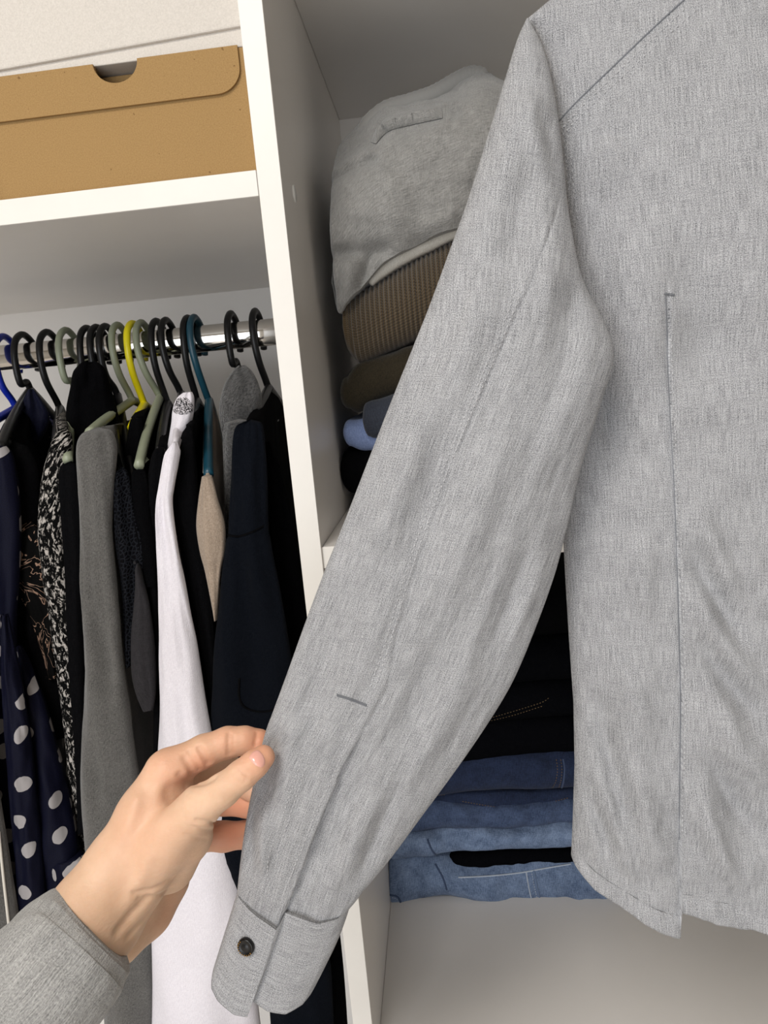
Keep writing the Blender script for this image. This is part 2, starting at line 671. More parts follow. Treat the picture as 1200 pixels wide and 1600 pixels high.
wn = thing('window_1', (-.55, -2.80, .06), 'unseen white framed window, drawn full height to light undersides, behind the photographer', 'window')  # assumed window, given door height so low light reaches the shelf undersides
wn['kind'] = 'structure'
for x0, x1, z0, z1 in ((-1.55, -1.50, .06, 2.15), (.40, .45, .06, 2.15), (-1.5, .40, .06, .12), (-1.5, .40, 2.09, 2.15), (-.575, -.525, .12, 2.09)):
    box('window_frame', x0, x1, -2.83, -2.78, z0, z1, M['edging'], wn, .003)
lp = thing('ceiling_lamp', (-.30, -1.40, 2.42), 'flat square ceiling lamp above the photographer', 'lamp')
box('lamp_base', -.66, .06, -1.76, -1.04, 2.52, 2.55, M['edging'], lp, .003)
box('lamp_rim', -.64, .04, -1.74, -1.06, 2.415, 2.52, M['lampglass'], lp, .01)

# ------------------------------------------------------------------ wardrobe
wd = thing('wardrobe', (0, DEP / 2, 0), 'open white laminate wardrobe with shelves, divider and hanging rail', 'wardrobe')
box('divider', -TD, 0, 0, DEP, .08, 2.30, M['laminate'], wd)
box('divider_edging', -TD, 0, -.0012, .0, .08, 2.30, M['edging'], wd, .0004)
box('side_panel', XL - TD, XL, 0, DEP, 0, 2.30, M['laminate'], wd)
box('side_panel', XR, XR + TD, 0, DEP, 0, 2.30, M['laminate'], wd)
box('back_panel', XL - TD, XR + TD, DEP, DEP + .008, 0, 2.321, M['laminate'], wd, 0)
box('top_panel', XL - TD, XR + TD, 0, DEP, 2.30, 2.321, M['laminate'], wd)
for x0, x1, z0, z1, y0 in ((XL, -TD, ZS, ZS + .0215, .0), (0, XR, ZC, ZC + .021, .0), (0, XR, ZM - .021, ZM, .004),
                           (0, XR, ZB - .021, ZB, .0), (XL, -TD, .08, .10, .0)):
    sh = box('shelf', x0, x1, y0, DEP, z0, z1, M['laminate'], wd)
    box('shelf_edging', x0, x1 - .0006, y0 - .0012, y0, z0, z1, M['edging'], sh, .0004)
box('plinth', XL, XR, .03, .05, 0, .08, M['laminate'], wd)
c = PX(460, 303, 0.0)
an = np.linspace(0, 2 * math.pi, 20, endpoint=False)
capv = [[0.0008, c[1] + .0074 * math.cos(a), c[2] + .0074 * math.sin(a)] for a in an] + [[0.0, c[1] + .008 * math.cos(a), c[2] + .008 * math.sin(a)] for a in an]
mk('screw_cap', capv, [list(range(20))] + [[i, 20 + i, 20 + (i + 1) % 20, (i + 1) % 20] for i in range(20)], M['cap'], wd)
# rail: upright oval chrome tube
YR = .225
rc = P(432, 518, YR)
ZR = rc[2]
an = np.linspace(0, 2 * math.pi, 28, endpoint=False)
prof = np.array([[.0085 * math.cos(a), .016 * math.sin(a)] for a in an])
rows = [[[x, YR + q[0] * 1.3, ZR + q[1]] for q in prof] for x in np.linspace(XL, -TD, 12)]
rail = loft('hanging_rail', rows, M['chrome'], wd)
for x0, x1 in ((XL, XL + .006), (-TD - .006, -TD)):
    rows = [[[x, YR + q[0] * 2.2, ZR + q[1] * 1.35] for q in prof] for x in (x0, x1)]
    loft('rail_bracket', rows, M['chrome'], rail)

# ------------------------------------------------------------------ boxes on the left shelf
zt = ZS + .0215


def plate(name, cols, y0, y1, mat, parent):
    """flat board given as columns (x, z low, z high), with thickness y0..y1"""
    v, f = [], []
    for x, za, zb in cols:
        v += [[x, y0, za], [x, y0, zb], [x, y1, zb], [x, y1, za]]
    n = len(cols)
    for i in range(n - 1):
        for j in range(4):
            k = (j + 1) % 4
            f.append([i * 4 + j, i * 4 + k, i * 4 + 4 + k, i * 4 + 4 + j])
    f += [[3, 2, 1, 0], [4 * n - 4, 4 * n - 3, 4 * n - 2, 4 * n - 1]]
    return mk(name, v, f, mat, parent, None, False)


YB = .012
kb = thing('kraft_box', (-.2, .18, zt), 'brown kraft cardboard box with a thumb notch in its tuck flap', 'box')
xr = P(389, 170, YB)[0]
xl = P(4, 300, YB)[0]
ztop = P(189, 95, YB)[2]
nt = P(180, 99, YB)
nr = 36 * mpp(nt)
box('box_body', xl, xr, YB + .024, YB + .33, zt, ztop - .001, M['kraft'], kb, .001)
for xa in (xl, xr - .002):
    box('side_wall', xa, xa + .002, YB + .0046, YB + .0238, zt, ztop - .001, M['kraft'], kb, 0)
box('bottom_wall', xl + .0021, xr - .0021, YB + .0046, YB + .0238, zt, zt + .002, M['kraft'], kb, 0)
rcn = .022
zf = P(180, 168, YB)[2]


def notch(x, z):
    d = abs(x - nt[0]) / nr
    return z - nr * .86 * math.sqrt(1 - d * d) if d < 1 else z


xs = sorted(list(np.linspace(xl, xr, 12)) + [nt[0] - nr * math.cos(a) for a in np.linspace(0, math.pi, 24)] + [nt[0] - nr * 1.001, nt[0] + nr * 1.001])
plate('front_panel', [(x, zt, notch(x, ztop) - .001) for x in xs], YB + .0025, YB + .0045, M['kraft'], kb)
x1, x0 = xr - .004, xl + .002
xs = [x for x in xs if x0 < x < x1 - rcn] + [x0] + [x1 - rcn + rcn * math.sin(a) for a in np.linspace(0, math.pi / 2, 12)]
lowz = lambda x: zf + (.9 * rcn * (1 - math.sqrt(max(0, 1 - ((x - x1 + rcn) / rcn) ** 2))) if x > x1 - rcn else 0)
plate('tuck_flap', [(x, lowz(x), notch(x, ztop)) for x in sorted(xs)], YB - .0008, YB + .0014, M['kraft'], kb)
kb2 = thing('kraft_box', (xl - .17, .2, zt), 'brown kraft cardboard box set back beside the notched box', 'box')
box('box_body', xl - .335, xl - .004, YB + .016, YB + .33, zt, ztop - .004, M['kraft'], kb2, .001)
plate('tuck_flap', [(xl - .333, zf, ztop - .004), (xl - .006, zf, ztop - .004)], YB + .013, YB + .0155, M['kraft'], kb2)

wb = thing('white_box', (-.2, .18, ztop), 'off-white textured cardboard box with its lid ajar, on the notched kraft box', 'box')
xr2 = P(379, 60, YB)[0] + .0005
box('box_base', xl - .03, xr2, YB + .0035, YB + .30, ztop, ztop + .10, M['white_board'], wb, .001)
zl, zr = P(0, 109, YB)[2], P(374, 41, YB)[2]
x0l = P(0, 109, YB)[0]
sl = (zr - zl) / (P(374, 41, YB)[0] - x0l)
v, f = box_vf(xl - .035, xr2 + .001, YB, YB + .305, 0, .125, .0015)
v = [[a, b, cc + zl + sl * (a - x0l)] for a, b, cc in v]
mk('box_lid', v, f, M['white_board'], wb, None, False)


# ------------------------------------------------------------------ folded clothes
def folded(name, label, cat, cols, Yf, depth, mat, seed=1, nx=90, amp=.0025, nose=1.0, group=None, rib=0.0, tilt=0.0, parts=True, fr=18, endr=(.014, .014), yslope=0.0):
    """a folded garment seen fold-first: columns (x, top, bottom) traced at its fold, running back by depth"""
    c = cr(cols, nx)
    top = np.array([P(a, b, Yf) for a, b, _ in c])
    bot = np.array([P(a, b, Yf) for a, _, b in c])
    top[:, 0] = bot[:, 0] = (top[:, 0] + bot[:, 0]) / 2
    # rounded ends
    e = np.array([math.sin(q) for q in np.linspace(0.12, math.pi / 2, 7)])[:-1]
    L = [(top[0], bot[0], s, -endr[0] * (1 - math.sqrt(1 - (1 - s) ** 2)) * 0 - endr[0] * math.sqrt(max(0, 1 - s * s))) for s in e]
    Rr = [(top[-1], bot[-1], s, endr[1] * math.sqrt(max(0, 1 - s * s))) for s in e[::-1]]
    seq = L + [(top[i], bot[i], 1.0, 0.0) for i in range(nx)] + Rr
    rows = []
    x0 = top[0][0]
    for T, B, s, dx in seq:
        C = (T + B) / 2
        h = max(.002, (T[2] - B[2]) / 2)
        nd = min(h * nose, .045)
        hh = h * (.25 + .75 * s)
        loop = []
        yb = (C[0] - x0) * yslope
        for k in np.linspace(1, 0, 12, endpoint=False):
            loop.append((yb + nd + (depth - nd) * k, hh))
        for a in np.linspace(math.pi / 2, -math.pi / 2, fr):
            loop.append((yb + nd * (1 - math.cos(a) ** .8) + (1 - s) * endr[0], hh * math.sin(a)))
        for k in np.linspace(0, 1, 13)[1:]:
            loop.append((yb + nd + (depth - nd) * k, -hh))
        rows.append([[C[0] + dx, Yf + y, C[2] + z + tilt * y] for y, z in loop])
    r = np.array(rows)
    n1 = fbm(r[..., 0] * 28 + seed, r[..., 1] * 18 + r[..., 2] * 26 + seed * 7, seed) * amp
    r[..., 1] -= n1
    r[..., 2] += n1 * .5
    if rib:
        ph = np.cos(2 * math.pi * (r[..., 0] - x0) / .0054)
        r[..., 1] -= rib * ph * sst(depth * .9, 0, r[..., 1] - Yf)
        r[..., 2] += rib * ph * (np.arange(r.shape[1]) < 12 + fr / 2)[None] * .6
    uv = uvs(np.transpose(np.concatenate([r, r[:, :1]], 1), (1, 0, 2))).reshape(r.shape[1] + 1, r.shape[0], 2).transpose(1, 0, 2).reshape(-1, 2)
    th = thing(name, (r[..., 0].mean(), r[..., 1].mean(), r[..., 2].min()), label, cat, group)
    return th, loft('folded_cloth', r, mat, th, True, (True, True), False, uv)


g = 'folded tops on the upper shelf'
YS = .16
folded('folded_tshirt', 'black folded top at the bottom of the pile on the upper shelf', 'top',
       [(548, 702, 776), (600, 690, 783), (680, 680, 790), (760, 672, 797), (880, 662, 806)], YS + .01, .27, M['black2'], 3, group=g)
folded('folded_tshirt', 'light blue folded cotton top under the slate grey one', 'top',
       [(546, 656, 700), (562, 655, 706), (590, 650, 704), (650, 640, 694), (760, 622, 680), (880, 606, 664)], YS + .005, .26, M['sky'], 4, group=g, endr=(.008, .01))
folded('folded_tshirt', 'slate grey folded top between olive sweater and light blue top', 'top',
       [(574, 630, 684), (590, 624, 686), (650, 606, 668), (760, 578, 640), (880, 556, 612)], YS - .012, .26, M['slate'], 5, group=g, endr=(.006, .01))
folded('folded_sweater', 'dark olive folded wool sweater under the brown ribbed one', 'sweater',
       [(543, 590, 640), (556, 570, 646), (580, 558, 630), (620, 545, 615), (700, 522, 590), (800, 492, 560), (880, 470, 540)], YS - .005, .27, M['olive'], 6, group=g, amp=.004, endr=(.010, .01))
folded('folded_sweater', 'brown ribbed knit sweater folded in the pile', 'sweater',
       [(544, 462, 556), (556, 454, 567), (590, 434, 554), (640, 404, 532), (690, 376, 512), (760, 340, 486), (860, 296, 452)], YS - .014, .27, M['rib'], 7, 560, .0012, group=g, rib=.0018, endr=(.007, .01))
folded('folded_tshirt', 'cream folded cotton top between grey hoodie and brown ribbed sweater', 'top',
       [(582, 428, 444), (600, 408, 430), (640, 380, 406), (700, 352, 376), (770, 318, 342), (850, 285, 310)], YS - .006, .26, M['cream'], 8, group=g, amp=.001, endr=(.005, .01))


def hoodie():
    """big soft folded hoodie heaped on the pile: top and lower outline traced, bulging front"""
    cols = [(516, 268, 440), (528, 232, 488), (545, 212, 470), (572, 184, 440), (600, 165, 410), (640, 152, 388), (680, 138, 368),
            (715, 118, 356), (740, 110, 346), (765, 118, 334), (790, 130, 322), (840, 150, 300), (900, 190, 280)]
    Yf = YS - .02
    c = cr(cols, 130)
    r = []
    for i, (a, b, d) in enumerate(c):
        T, B = P(a, b, Yf + .10), P(a, d, Yf)
        s = min(1.0, i / 12.0)
        row = []
        nf = 70
        for k in range(nf):
            w = k / (nf - 1)
            z = B[2] + (T[2] - B[2]) * (1 - (1 - w) ** 1.0)
            y = Yf + .10 * w ** 2.2 - .030 * math.sin(math.pi * w) * (.3 + .7 * s) + .06 * (1 - s) ** 2
            x = B[0] + (T[0] - B[0]) * w
            row.append([x, y, z])
        for k in np.linspace(0, 1, 10)[1:]:
            row.append([T[0], T[1] + .16 * k, T[2] - .03 * k])
        for k in np.linspace(1, 0, 10):
            row.append([B[0], B[1] + .25 * k + .002, B[2] + .01 * k])
        r.append(row)
    r = np.array(r)
    n = fbm(r[..., 0] * 14, r[..., 2] * 14, 5) * .008 + fbm(r[..., 0] * 45 + r[..., 2] * 20, r[..., 2] * 40, 9) * .0028
    r[..., 1] -= n

    def ridge(p0, p1, w, amp):
        A, B = P(*p0, Yf), P(*p1, Yf)
        d = B - A
        t = np.clip(((r[..., 0] - A[0]) * d[0] + (r[..., 2] - A[2]) * d[2]) / (d[0] ** 2 + d[2] ** 2), 0, 1)
        q = np.hypot(r[..., 0] - A[0] - t * d[0], r[..., 2] - A[2] - t * d[2])
        r[..., 1] -= amp * np.exp(-(q / w) ** 2)
    ridge((560, 285), (700, 200), .022, .006)
    ridge((520, 400), (600, 392), .007, -.011)
    ridge((548, 415), (540, 470), .009, .008)
    ridge((578, 405), (562, 450), .005, -.010)
    ridge((640, 370), (700, 340), .008, .004)
    ridge((506, 268), (585, 246), .005, -.008)
    ridge((506, 258), (570, 232), .008, .006)
    ridge((700, 150), (716, 172), .004, -.006)
    ridge((600, 170), (700, 148), .010, .004)
    ridge((712, 165), (705, 205), .004, -.004)
    uv = uvs(np.concatenate([r, r[:, :1]], 1))
    th = thing('folded_hoodie', (r[..., 0].mean(), r[..., 1].mean(), r[..., 2].min()),
               'thick light grey fleece hoodie heaped on top of the folded pile', 'hoodie', g)
    body = loft('hoodie_body', r, M['hoodie'], th, True, (True, True), False, uv)
    b = bvh_of(body)
    # pocket welt: padded strip with an open lower lip
    up_ = [(578, 222), (600, 188), (640, 172), (690, 164)]
    lo_ = [(588, 226), (608, 206), (645, 196), (692, 186)]
    A, B = cr(up_, 40), cr(lo_, 40)
    rows = []
    for i in range(40):
        row = []
        e = min(1, i / 8, (39 - i) / 4)
        for w in np.linspace(0, 1, 9):
            h = hit(b, *(A[i] * (1 - w) + B[i] * w))
            row.append(h[0] + h[1] * (.0003 + (.0125 * w ** .9) * (.08 + .92 * e * e * (3 - 2 * e))))
        h = hit(b, *B[i])
        row.append(h[0] + h[1] * .001)
        rows.append(row)
    loft('pocket_welt', np.array(rows), M['hoodie'], th, False, (False, False))
    stitches('pocket_stitching', b, [[(694, 160), (696, 175), (694, 190)], [(575, 228), (598, 184), (640, 167), (692, 159)]], M['hoodie'], th)
    # ribbed hem rolled over the crest
    cre = [(560, 206), (600, 170), (640, 157), (680, 143), (715, 123), (740, 114), (762, 122)]
    pts = np.array([P(x, y + 4, Yf + .085) for x, y in cr(cre, 80)])
    rad = .010 + .0004 * np.cos(np.arange(80) * 2.1)
    rad[:8] *= np.sin(np.linspace(.1, 1.5, 8))
    rad[-8:] *= np.sin(np.linspace(1.5, .1, 8))
    tube('ribbed_hem', pts, rad, M['hoodie'], th, 14)


hoodie()

gj = 'folded jeans on the lower shelf'
YJ = PZ(700, 1410, ZB)[1]
folded('folded_jeans', 'light blue denim jeans at the bottom of the jeans pile', 'jeans',
       [(612, 1352, 1448), (640, 1348, 1428), (690, 1344, 1414), (740, 1362, 1420), (800, 1358, 1428), (860, 1350, 1432), (920, 1352, 1432), (960, 1372, 1428), (985, 1392, 1426)],
       YJ, .30, M['denim_light'], 11, 120, .0055, group=gj, endr=(.004, .006))
d1 = [o for o in bpy.data.objects if o.name.startswith('folded_jeans')][-1]
j1 = [o for o in bpy.data.objects if o.parent == d1][0]
b = bvh_of(j1)
stitches('stitching', b, [[(822, 1362), (828, 1395), (838, 1430)], [(830, 1360), (837, 1395), (846, 1428)], [(720, 1372), (800, 1366), (890, 1350)], [(612, 1402), (622, 1408), (626, 1440)]], M['white_thread'], d1, .003, .001, .0007, .0006)
seam_tube('seam', b, [(822, 1362), (828, 1395), (838, 1430)], .0011, M['white_thread'], d1)
seam_tube('seam', b, [(834, 1360), (841, 1395), (851, 1430)], .0016, M['denim_light'], d1)
seam_tube('waistband_edge', b, [(716, 1371), (760, 1369), (810, 1364), (850, 1357), (892, 1350)], .0011, M['white_thread'], d1)
seam_tube('seam', b, [(680, 1350), (692, 1372), (698, 1390)], .0015, M['denim_mid'], d1)
seam_tube('seam', b, [(608, 1398), (622, 1402), (628, 1420), (628, 1442)], .0015, M['denim_mid'], d1)
folded('folded_jeans', 'black jeans with only a dark band showing above the light blue pair', 'jeans',
       [(700, 1342, 1362), (740, 1336, 1366), (800, 1332, 1362), (880, 1330, 1356), (960, 1330, 1356)], YJ + .014, .27, M['denim_black'], 12, group=gj, amp=.001, endr=(.006, .006))
th, j2 = folded('folded_jeans', 'faded mid blue jeans with a rolled fold above the black band', 'jeans',
                [(612, 1312, 1352), (640, 1306, 1350), (672, 1306, 1346), (692, 1300, 1340), (740, 1296, 1338), (800, 1298, 1334), (880, 1290, 1332), (960, 1288, 1330)], YJ + .004, .28, M['denim_light'], 13, 110, .006, group=gj, endr=(.004, .006))
seam_tube('seam', bvh_of(j2), [(668, 1312), (676, 1330), (690, 1344)], .0015, M['denim_mid'], th)
th, j3 = folded('folded_jeans', 'deep blue denim jeans folded below the pair with a stitched pocket', 'jeans',
                [(625, 1262, 1316), (660, 1258, 1308), (700, 1262, 1302), (760, 1266, 1300), (820, 1260, 1302), (890, 1254, 1294), (960, 1250, 1290)], YJ + .006, .27, M['denim_mid'], 14, 110, .006, group=gj, endr=(.004, .006))
seam_tube('seam', bvh_of(j3), [(790, 1296), (815, 1300), (850, 1293)], .001, M['white_thread'], th)
th, j35 = folded('folded_jeans', 'blue jeans with tan stitched waistband folded under the pocketed pair', 'jeans',
                 [(640, 1232, 1272), (680, 1234, 1266), (720, 1240, 1264), (760, 1240, 1270), (815, 1240, 1270), (880, 1236, 1260), (960, 1230, 1256)], YJ + .016, .26, M['denim_dark'], 19, 110, .002, group=gj, endr=(.004, .006))
stitches('stitching', bvh_of(j35), [[(722, 1252), (770, 1260), (815, 1265), (850, 1256), (890, 1246)], [(722, 1258), (770, 1266), (815, 1269), (850, 1261), (890, 1252)]], M['orange_thread'], th, .003, .001, .0007, .0006)
th, j4 = folded('folded_jeans', 'dark blue jeans with tan stitched back pocket', 'jeans',
                [(650, 1208, 1258), (690, 1204, 1252), (740, 1194, 1246), (800, 1188, 1244), (860, 1184, 1244), (960, 1178, 1236)], YJ + .002, .28, M['denim_dark'], 15, 110, .003, group=gj, endr=(.004, .006))
bj = bvh_of(j4)
stitches('stitching', bj, [[(876, 1186), (878, 1205), (874, 1228), (862, 1240), (835, 1243), (800, 1243)], [(869, 1186), (871, 1204), (867, 1224), (857, 1234), (832, 1238), (800, 1240)], [(680, 1243), (700, 1241), (720, 1242)], [(676, 1249), (700, 1247), (722, 1248)]],
         M['orange_thread'], th, .003, .001, .0007, .0006)
seam_tube('seam', bj, [(880, 1186), (882, 1206), (877, 1232), (862, 1243)], .0012, M['denim_mid'], th)
th, j5 = folded('folded_jeans', 'black jeans lying directly on the dark blue pocketed pair', 'jeans',
                [(660, 1150, 1210), (720, 1142, 1204), (780, 1134, 1196), (860, 1126, 1190), (960, 1120, 1182)], YJ + .01, .27, M['denim_black'], 16, group=gj, endr=(.004, .006))
th, j6 = folded('folded_jeans', 'blackish jeans with a faint tan seam folded near the top of the pile', 'jeans',
                [(650, 1096, 1154), (720, 1084, 1146), (790, 1076, 1138), (860, 1070, 1130), (960, 1064, 1124)], YJ + .01, .27, M['denim_black'], 17, group=gj, endr=(.004, .006))
stitches('stitching', bvh_of(j6), [[(765, 1122), (800, 1112), (845, 1098), (858, 1090)], [(762, 1127), (800, 1118), (848, 1103)]], M['orange_thread'], th, .003, .0012, .0006, .0005)
folded('folded_jeans', 'plain black jeans lying on the pair with the faint tan seam', 'jeans',
       [(650, 1030, 1100), (720, 1016, 1088), (790, 1006, 1080), (860, 1000, 1074), (960, 994, 1068)], YJ + .012, .27, M['denim_black'], 18, group=gj, endr=(.004, .006))
folded('folded_trousers', 'black folded trousers topping the jeans pile', 'trousers',
       [(650, 950, 1036), (720, 936, 1020), (790, 926, 1010), (860, 920, 1004), (960, 914, 998)], YJ + .02, .26, M['black'], 20, group=gj, endr=(.004, .006))


# ------------------------------------------------------------------ hangers and hung clothes
def hanger(label, mat, top, neck, tip, Yf, r=.0042, arm_r=.0052):
    """tubular hanger: hook over the rail, arms along the depth of the wardrobe"""
    T = P(*top, YR)
    N = P(*neck, YR)
    Sf = P(*tip, Yf)
    x0 = T[0]
    th = thing('clothes_hanger', (N[0], YR, N[2] - .11), label, 'hanger', 'hangers on the rail')
    hk = [N, N + np.array([(x0 - N[0]) * .25, -.006, .012]), [x0 + (N[0] - x0) * .45, YR - .022, ZR - .034], [x0 + (N[0] - x0) * .1, YR - .0265, ZR - .008],
          [x0, YR - .020, ZR + .016], [x0, YR, ZR + .0265], [x0, YR + .020, ZR + .016], [x0, YR + .025, ZR - .004], [x0, YR + .021, ZR - .018]]
    tube('hook', cr(hk, 48), r, mat, th, 10)
    d = Sf - N
    B = N + np.array([-d[0], -d[1], d[2]])
    fr = cr([N + np.array([0, 0, .002]), N + d * np.array([.3, .3, .22]), N + d * np.array([.7, .7, .62]), Sf], 16)
    bk = cr([N + np.array([0, 0, .002]), N + (B - N) * np.array([.3, .3, .22]), N + (B - N) * np.array([.7, .7, .62]), B], 16)
    tube('arm', fr, arm_r, mat, th, 10)
    tube('arm', bk, arm_r, mat, th, 10)
    tube('lower_bar', [Sf + (N - Sf) * .06, Sf + (B - Sf) * .5 + np.array([0, 0, -.004]), B + (N - B) * .06], arm_r * .8, mat, th, 8)
    return N, Sf, B


def garment(name, label, cat, mat, neck, rows, Yf, body_mat=None, slab=.007, back=.8, zlen=None, seed=1, amp=.002, sleeve_name='sleeve', depth=.7, extra_top=None, body_bottom=None):
    """garment on a hanger seen shoulder-first: a rounded sleeve hangs at the front, the flat body runs back along the hanger"""
    N = P(*neck, YR)
    R = cr(rows, 90)
    Lp = np.array([P(xl_, y, Yf) for y, xl_, _ in R])
    Rp = np.array([P(xr_, y, Yf) for y, _, xr_ in R])
    C = (Lp + Rp) / 2
    hw = np.linalg.norm(Rp - Lp, axis=1) / 2
    th = thing(name, (C[:, 0].mean(), YR, C[:, 2].min()), label, cat, 'clothes on the rail')
    # sleeve
    ns = 36
    an = np.linspace(0, 2 * math.pi, ns, endpoint=False)
    loops = []
    for i in range(len(R)):
        h = hw[i]
        dp = max(.006, min(.028, h * depth))
        dome = min(1.0, .15 + (i / 5.0)) if i < 6 else 1.0
        l = np.stack([C[i][0] + h * dome * np.cos(an), Yf + dp * dome * np.sin(an) * 1.0, np.full(ns, C[i][2])], 1)
        loops.append(l)
    loops = np.array(loops)
    n = fbm(np.cos(an)[None, :] * 1.6 + seed * 3.1 + loops[..., 2] * 4, loops[..., 2] * 7 + seed, seed) * amp
    loops[..., 1] -= n * np.clip(hw / .01, .2, 1)[:, None]
    sv = loft(sleeve_name, loops, mat, th, True, (True, True), True)
    # body: thin slab from behind the sleeve to the far shoulder
    sh = C[0]
    d = sh - N
    Bk = N + np.array([-d[0], -d[1], d[2]]) * np.array([back, back, 1])
    zb_ = C[-1][2] if body_bottom is None else P(rows[-1][1], body_bottom, Yf)[2]
    m = 26
    rows3 = []
    for k in range(14):                       # shoulder slope
        u = (k / 13.0)
        fpt = N + (sh - N) * np.array([u, u, u ** 1.15])
        bpt = N + (Bk - N) * np.array([u, u, u ** 1.15])
        rows3.append((fpt, bpt))
    for z in np.linspace(sh[2], zb_, 40)[1:]:
        xf = np.interp(-z, -C[:, 2], C[:, 0])
        rows3.append((np.array([xf, sh[1] + .006, z]), np.array([Bk[0], Bk[1], z])))
    body = []
    for i, (a, bb) in enumerate(rows3):
        w = np.linspace(0, 1, m)
        cx = a[0] + (bb[0] - a[0]) * w
        cy = a[1] + (bb[1] - a[1]) * w
        hwid = slab * np.clip(np.sin(np.pi * np.clip(w * .96 + .02, 0, 1)) * 3, .15, 1) * (1 if i > 4 else (.4 + .12 * i))
        z = a[2] + (bb[2] - a[2]) * w
        wv = fbm(w * 7 + seed, z * 5 + seed, seed + 3) * .003 * min(1, i / 14)
        s1 = np.stack([cx - hwid + wv, cy, z], 1)
        s2 = np.stack([cx + hwid + wv, cy, z], 1)[::-1]
        body.append(np.concatenate([s1, s2]))
    bd = loft('body', np.array(body), body_mat or mat, th, True, (True, True), False)
    return th, sv, bd


def blob(name, rows, Yf, mat, parent, depth=.9, seed=1, amp=.003, ny=60, back=0.0):
    """soft rounded lump (hood, collar, ruffle) with traced side outlines"""
    R = cr(rows, ny)
    ns = 36
    an = np.linspace(0, 2 * math.pi, ns, endpoint=False)
    loops = []
    for i, (y, a, b_) in enumerate(R):
        A, B = P(a, y, Yf), P(b_, y, Yf)
        h = np.linalg.norm(B - A) / 2
        c_ = (A + B) / 2
        sy = np.where(np.sin(an) > 0, h * depth + back, h * depth)
        loops.append(np.stack([c_[0] + h * np.cos(an), Yf + sy * np.sin(an), np.full(ns, c_[2])], 1))
    l = np.array(loops)
    n = fbm(np.cos(an)[None, :] * 2 + seed, l[..., 2] * 22 + seed, seed) * amp
    l[..., 1] -= n
    l[..., 0] += n * .4
    return loft(name, l, mat, parent, True, (True, True), True)


BP = M['black_plastic']
HG = [  # label, material, hook top, neck, arm tip, Yf
    ('bright blue plastic hanger holding the polka dot dress', 'blue_plastic', (8, 540), (26, 640), (-70, 700), .04),
    ('black plastic hanger holding the navy satin blouse', 'black_plastic', (38, 538), (48, 612), (0, 700), .04),
    ('black plastic hanger holding the black and white patterned knit', 'black_plastic', (76, 532), (94, 640), (88, 700), .06),
    ('sage green hanger holding the narrow black top beside the grey sweater', 'sage_plastic', (105, 526), (118, 610), (106, 720), .05),
    ('black plastic hanger under the black hooded top', 'black_plastic', (137, 520), (142, 600), (141, 625), .16),
    ('black plastic hanger holding the black lace top', 'black_plastic', (152, 518), (168, 610), (188, 735), .06),
    ('black plastic hanger holding the charcoal satin top', 'black_plastic', (166, 516), (184, 620), (214, 780), .06),
    ('sage green hanger with one arm bare above the grey sweater', 'sage_plastic', (185, 514), (208, 628), (140, 676), .05),
    ('bright yellow plastic hanger among the black tops', 'yellow_plastic', (208, 508), (226, 634), (206, 668), .13),
    ('sage green hanger with a bare drooping arm beside the yellow one', 'sage_plastic', (222, 510), (251, 622), (217, 728), .05),
    ('black plastic hanger holding the ribbed black top by the white sweatshirt', 'black_plastic', (245, 505), (262, 632), (250, 705), .07),
    ('black plastic hanger holding the white printed sweatshirt', 'black_plastic', (260, 503), (284, 618), (283, 640), .10),
    ('black plastic hanger next to the teal one', 'black_plastic', (294, 499), (308, 628), (297, 672), .09),
    ('teal plastic hanger holding the beige suede top', 'teal_plastic', (304, 497), (327, 628), (326, 742), .05),
    ('black plastic hanger under the fuzzy grey hooded top', 'black_plastic', (361, 490), (373, 580), (373, 612), .15),
    ('black plastic hanger holding the navy sweatshirt nearest the divider', 'black_plastic', (399, 486), (420, 608), (394, 668), .06),
]
for l_, m_, t_, n_, tip_, yf_ in HG:
    hanger(l_, M[m_], t_, n_, tip_, yf_)

# grey coat at the far left
th, sv, bd = garment('coat', 'grey textured coat hanging beyond the polka dot dress', 'coat', M['grey_knit'], (-60, 640),
                     [(1000, -70, -30), (1150, -70, -16), (1280, -66, 3), (1360, -62, 15), (1450, -58, 27), (1560, -54, 34), (1700, -50, 40)], .0, seed=21)
b = bvh_of(sv)
seam_tube('piping', b, [(-2, 1300), (5, 1370), (14, 1450), (22, 1530)], .0016, M['cream'], th)

# polka dot dress: pleated, several folds
th, sv, bd = garment('dress', 'navy polka dot dress with soft pleats and a gathered flounce', 'dress', M['dots'], (26, 640),
                     [(690, -24, 6), (720, -34, 22), (800, -30, 30), (900, -26, 30), (1000, -18, 26), (1100, -12, 34), (1200, -8, 46), (1300, 0, 58), (1400, 10, 70), (1500, 16, 80), (1650, 20, 90)], .045, seed=22, amp=.004)
fold1 = blob('skirt_fold', [(1010, 20, 34), (1100, 26, 70), (1200, 36, 96), (1300, 48, 118), (1400, 56, 130), (1500, 60, 134), (1600, 62, 136)], .045, M['dots'], th, .8, 31, .004)
blob('skirt_fold', [(960, 2, 12), (1050, 4, 30), (1150, 10, 46), (1250, 18, 56), (1350, 26, 66), (1500, 34, 76)], .018, M['dots'], th, .9, 33, .003)
blob('flounce', [(1336, 70, 126), (1344, 68, 134), (1360, 70, 138), (1400, 74, 140), (1480, 78, 144), (1600, 82, 148)], .038, M['dots'], th, .7, 32, .004)
garment('blouse', 'dark navy satin blouse slumped on its hanger by the polka dot dress', 'blouse', M['black2'], (48, 615),
        [(690, 0, 34), (730, 6, 58), (800, 14, 62), (880, 20, 64), (960, 30, 74), (1040, 40, 90), (1100, 56, 104), (1150, 76, 108)], .075, seed=23)
th = [o for o in bpy.data.objects if o.name.startswith('blouse')][-1]
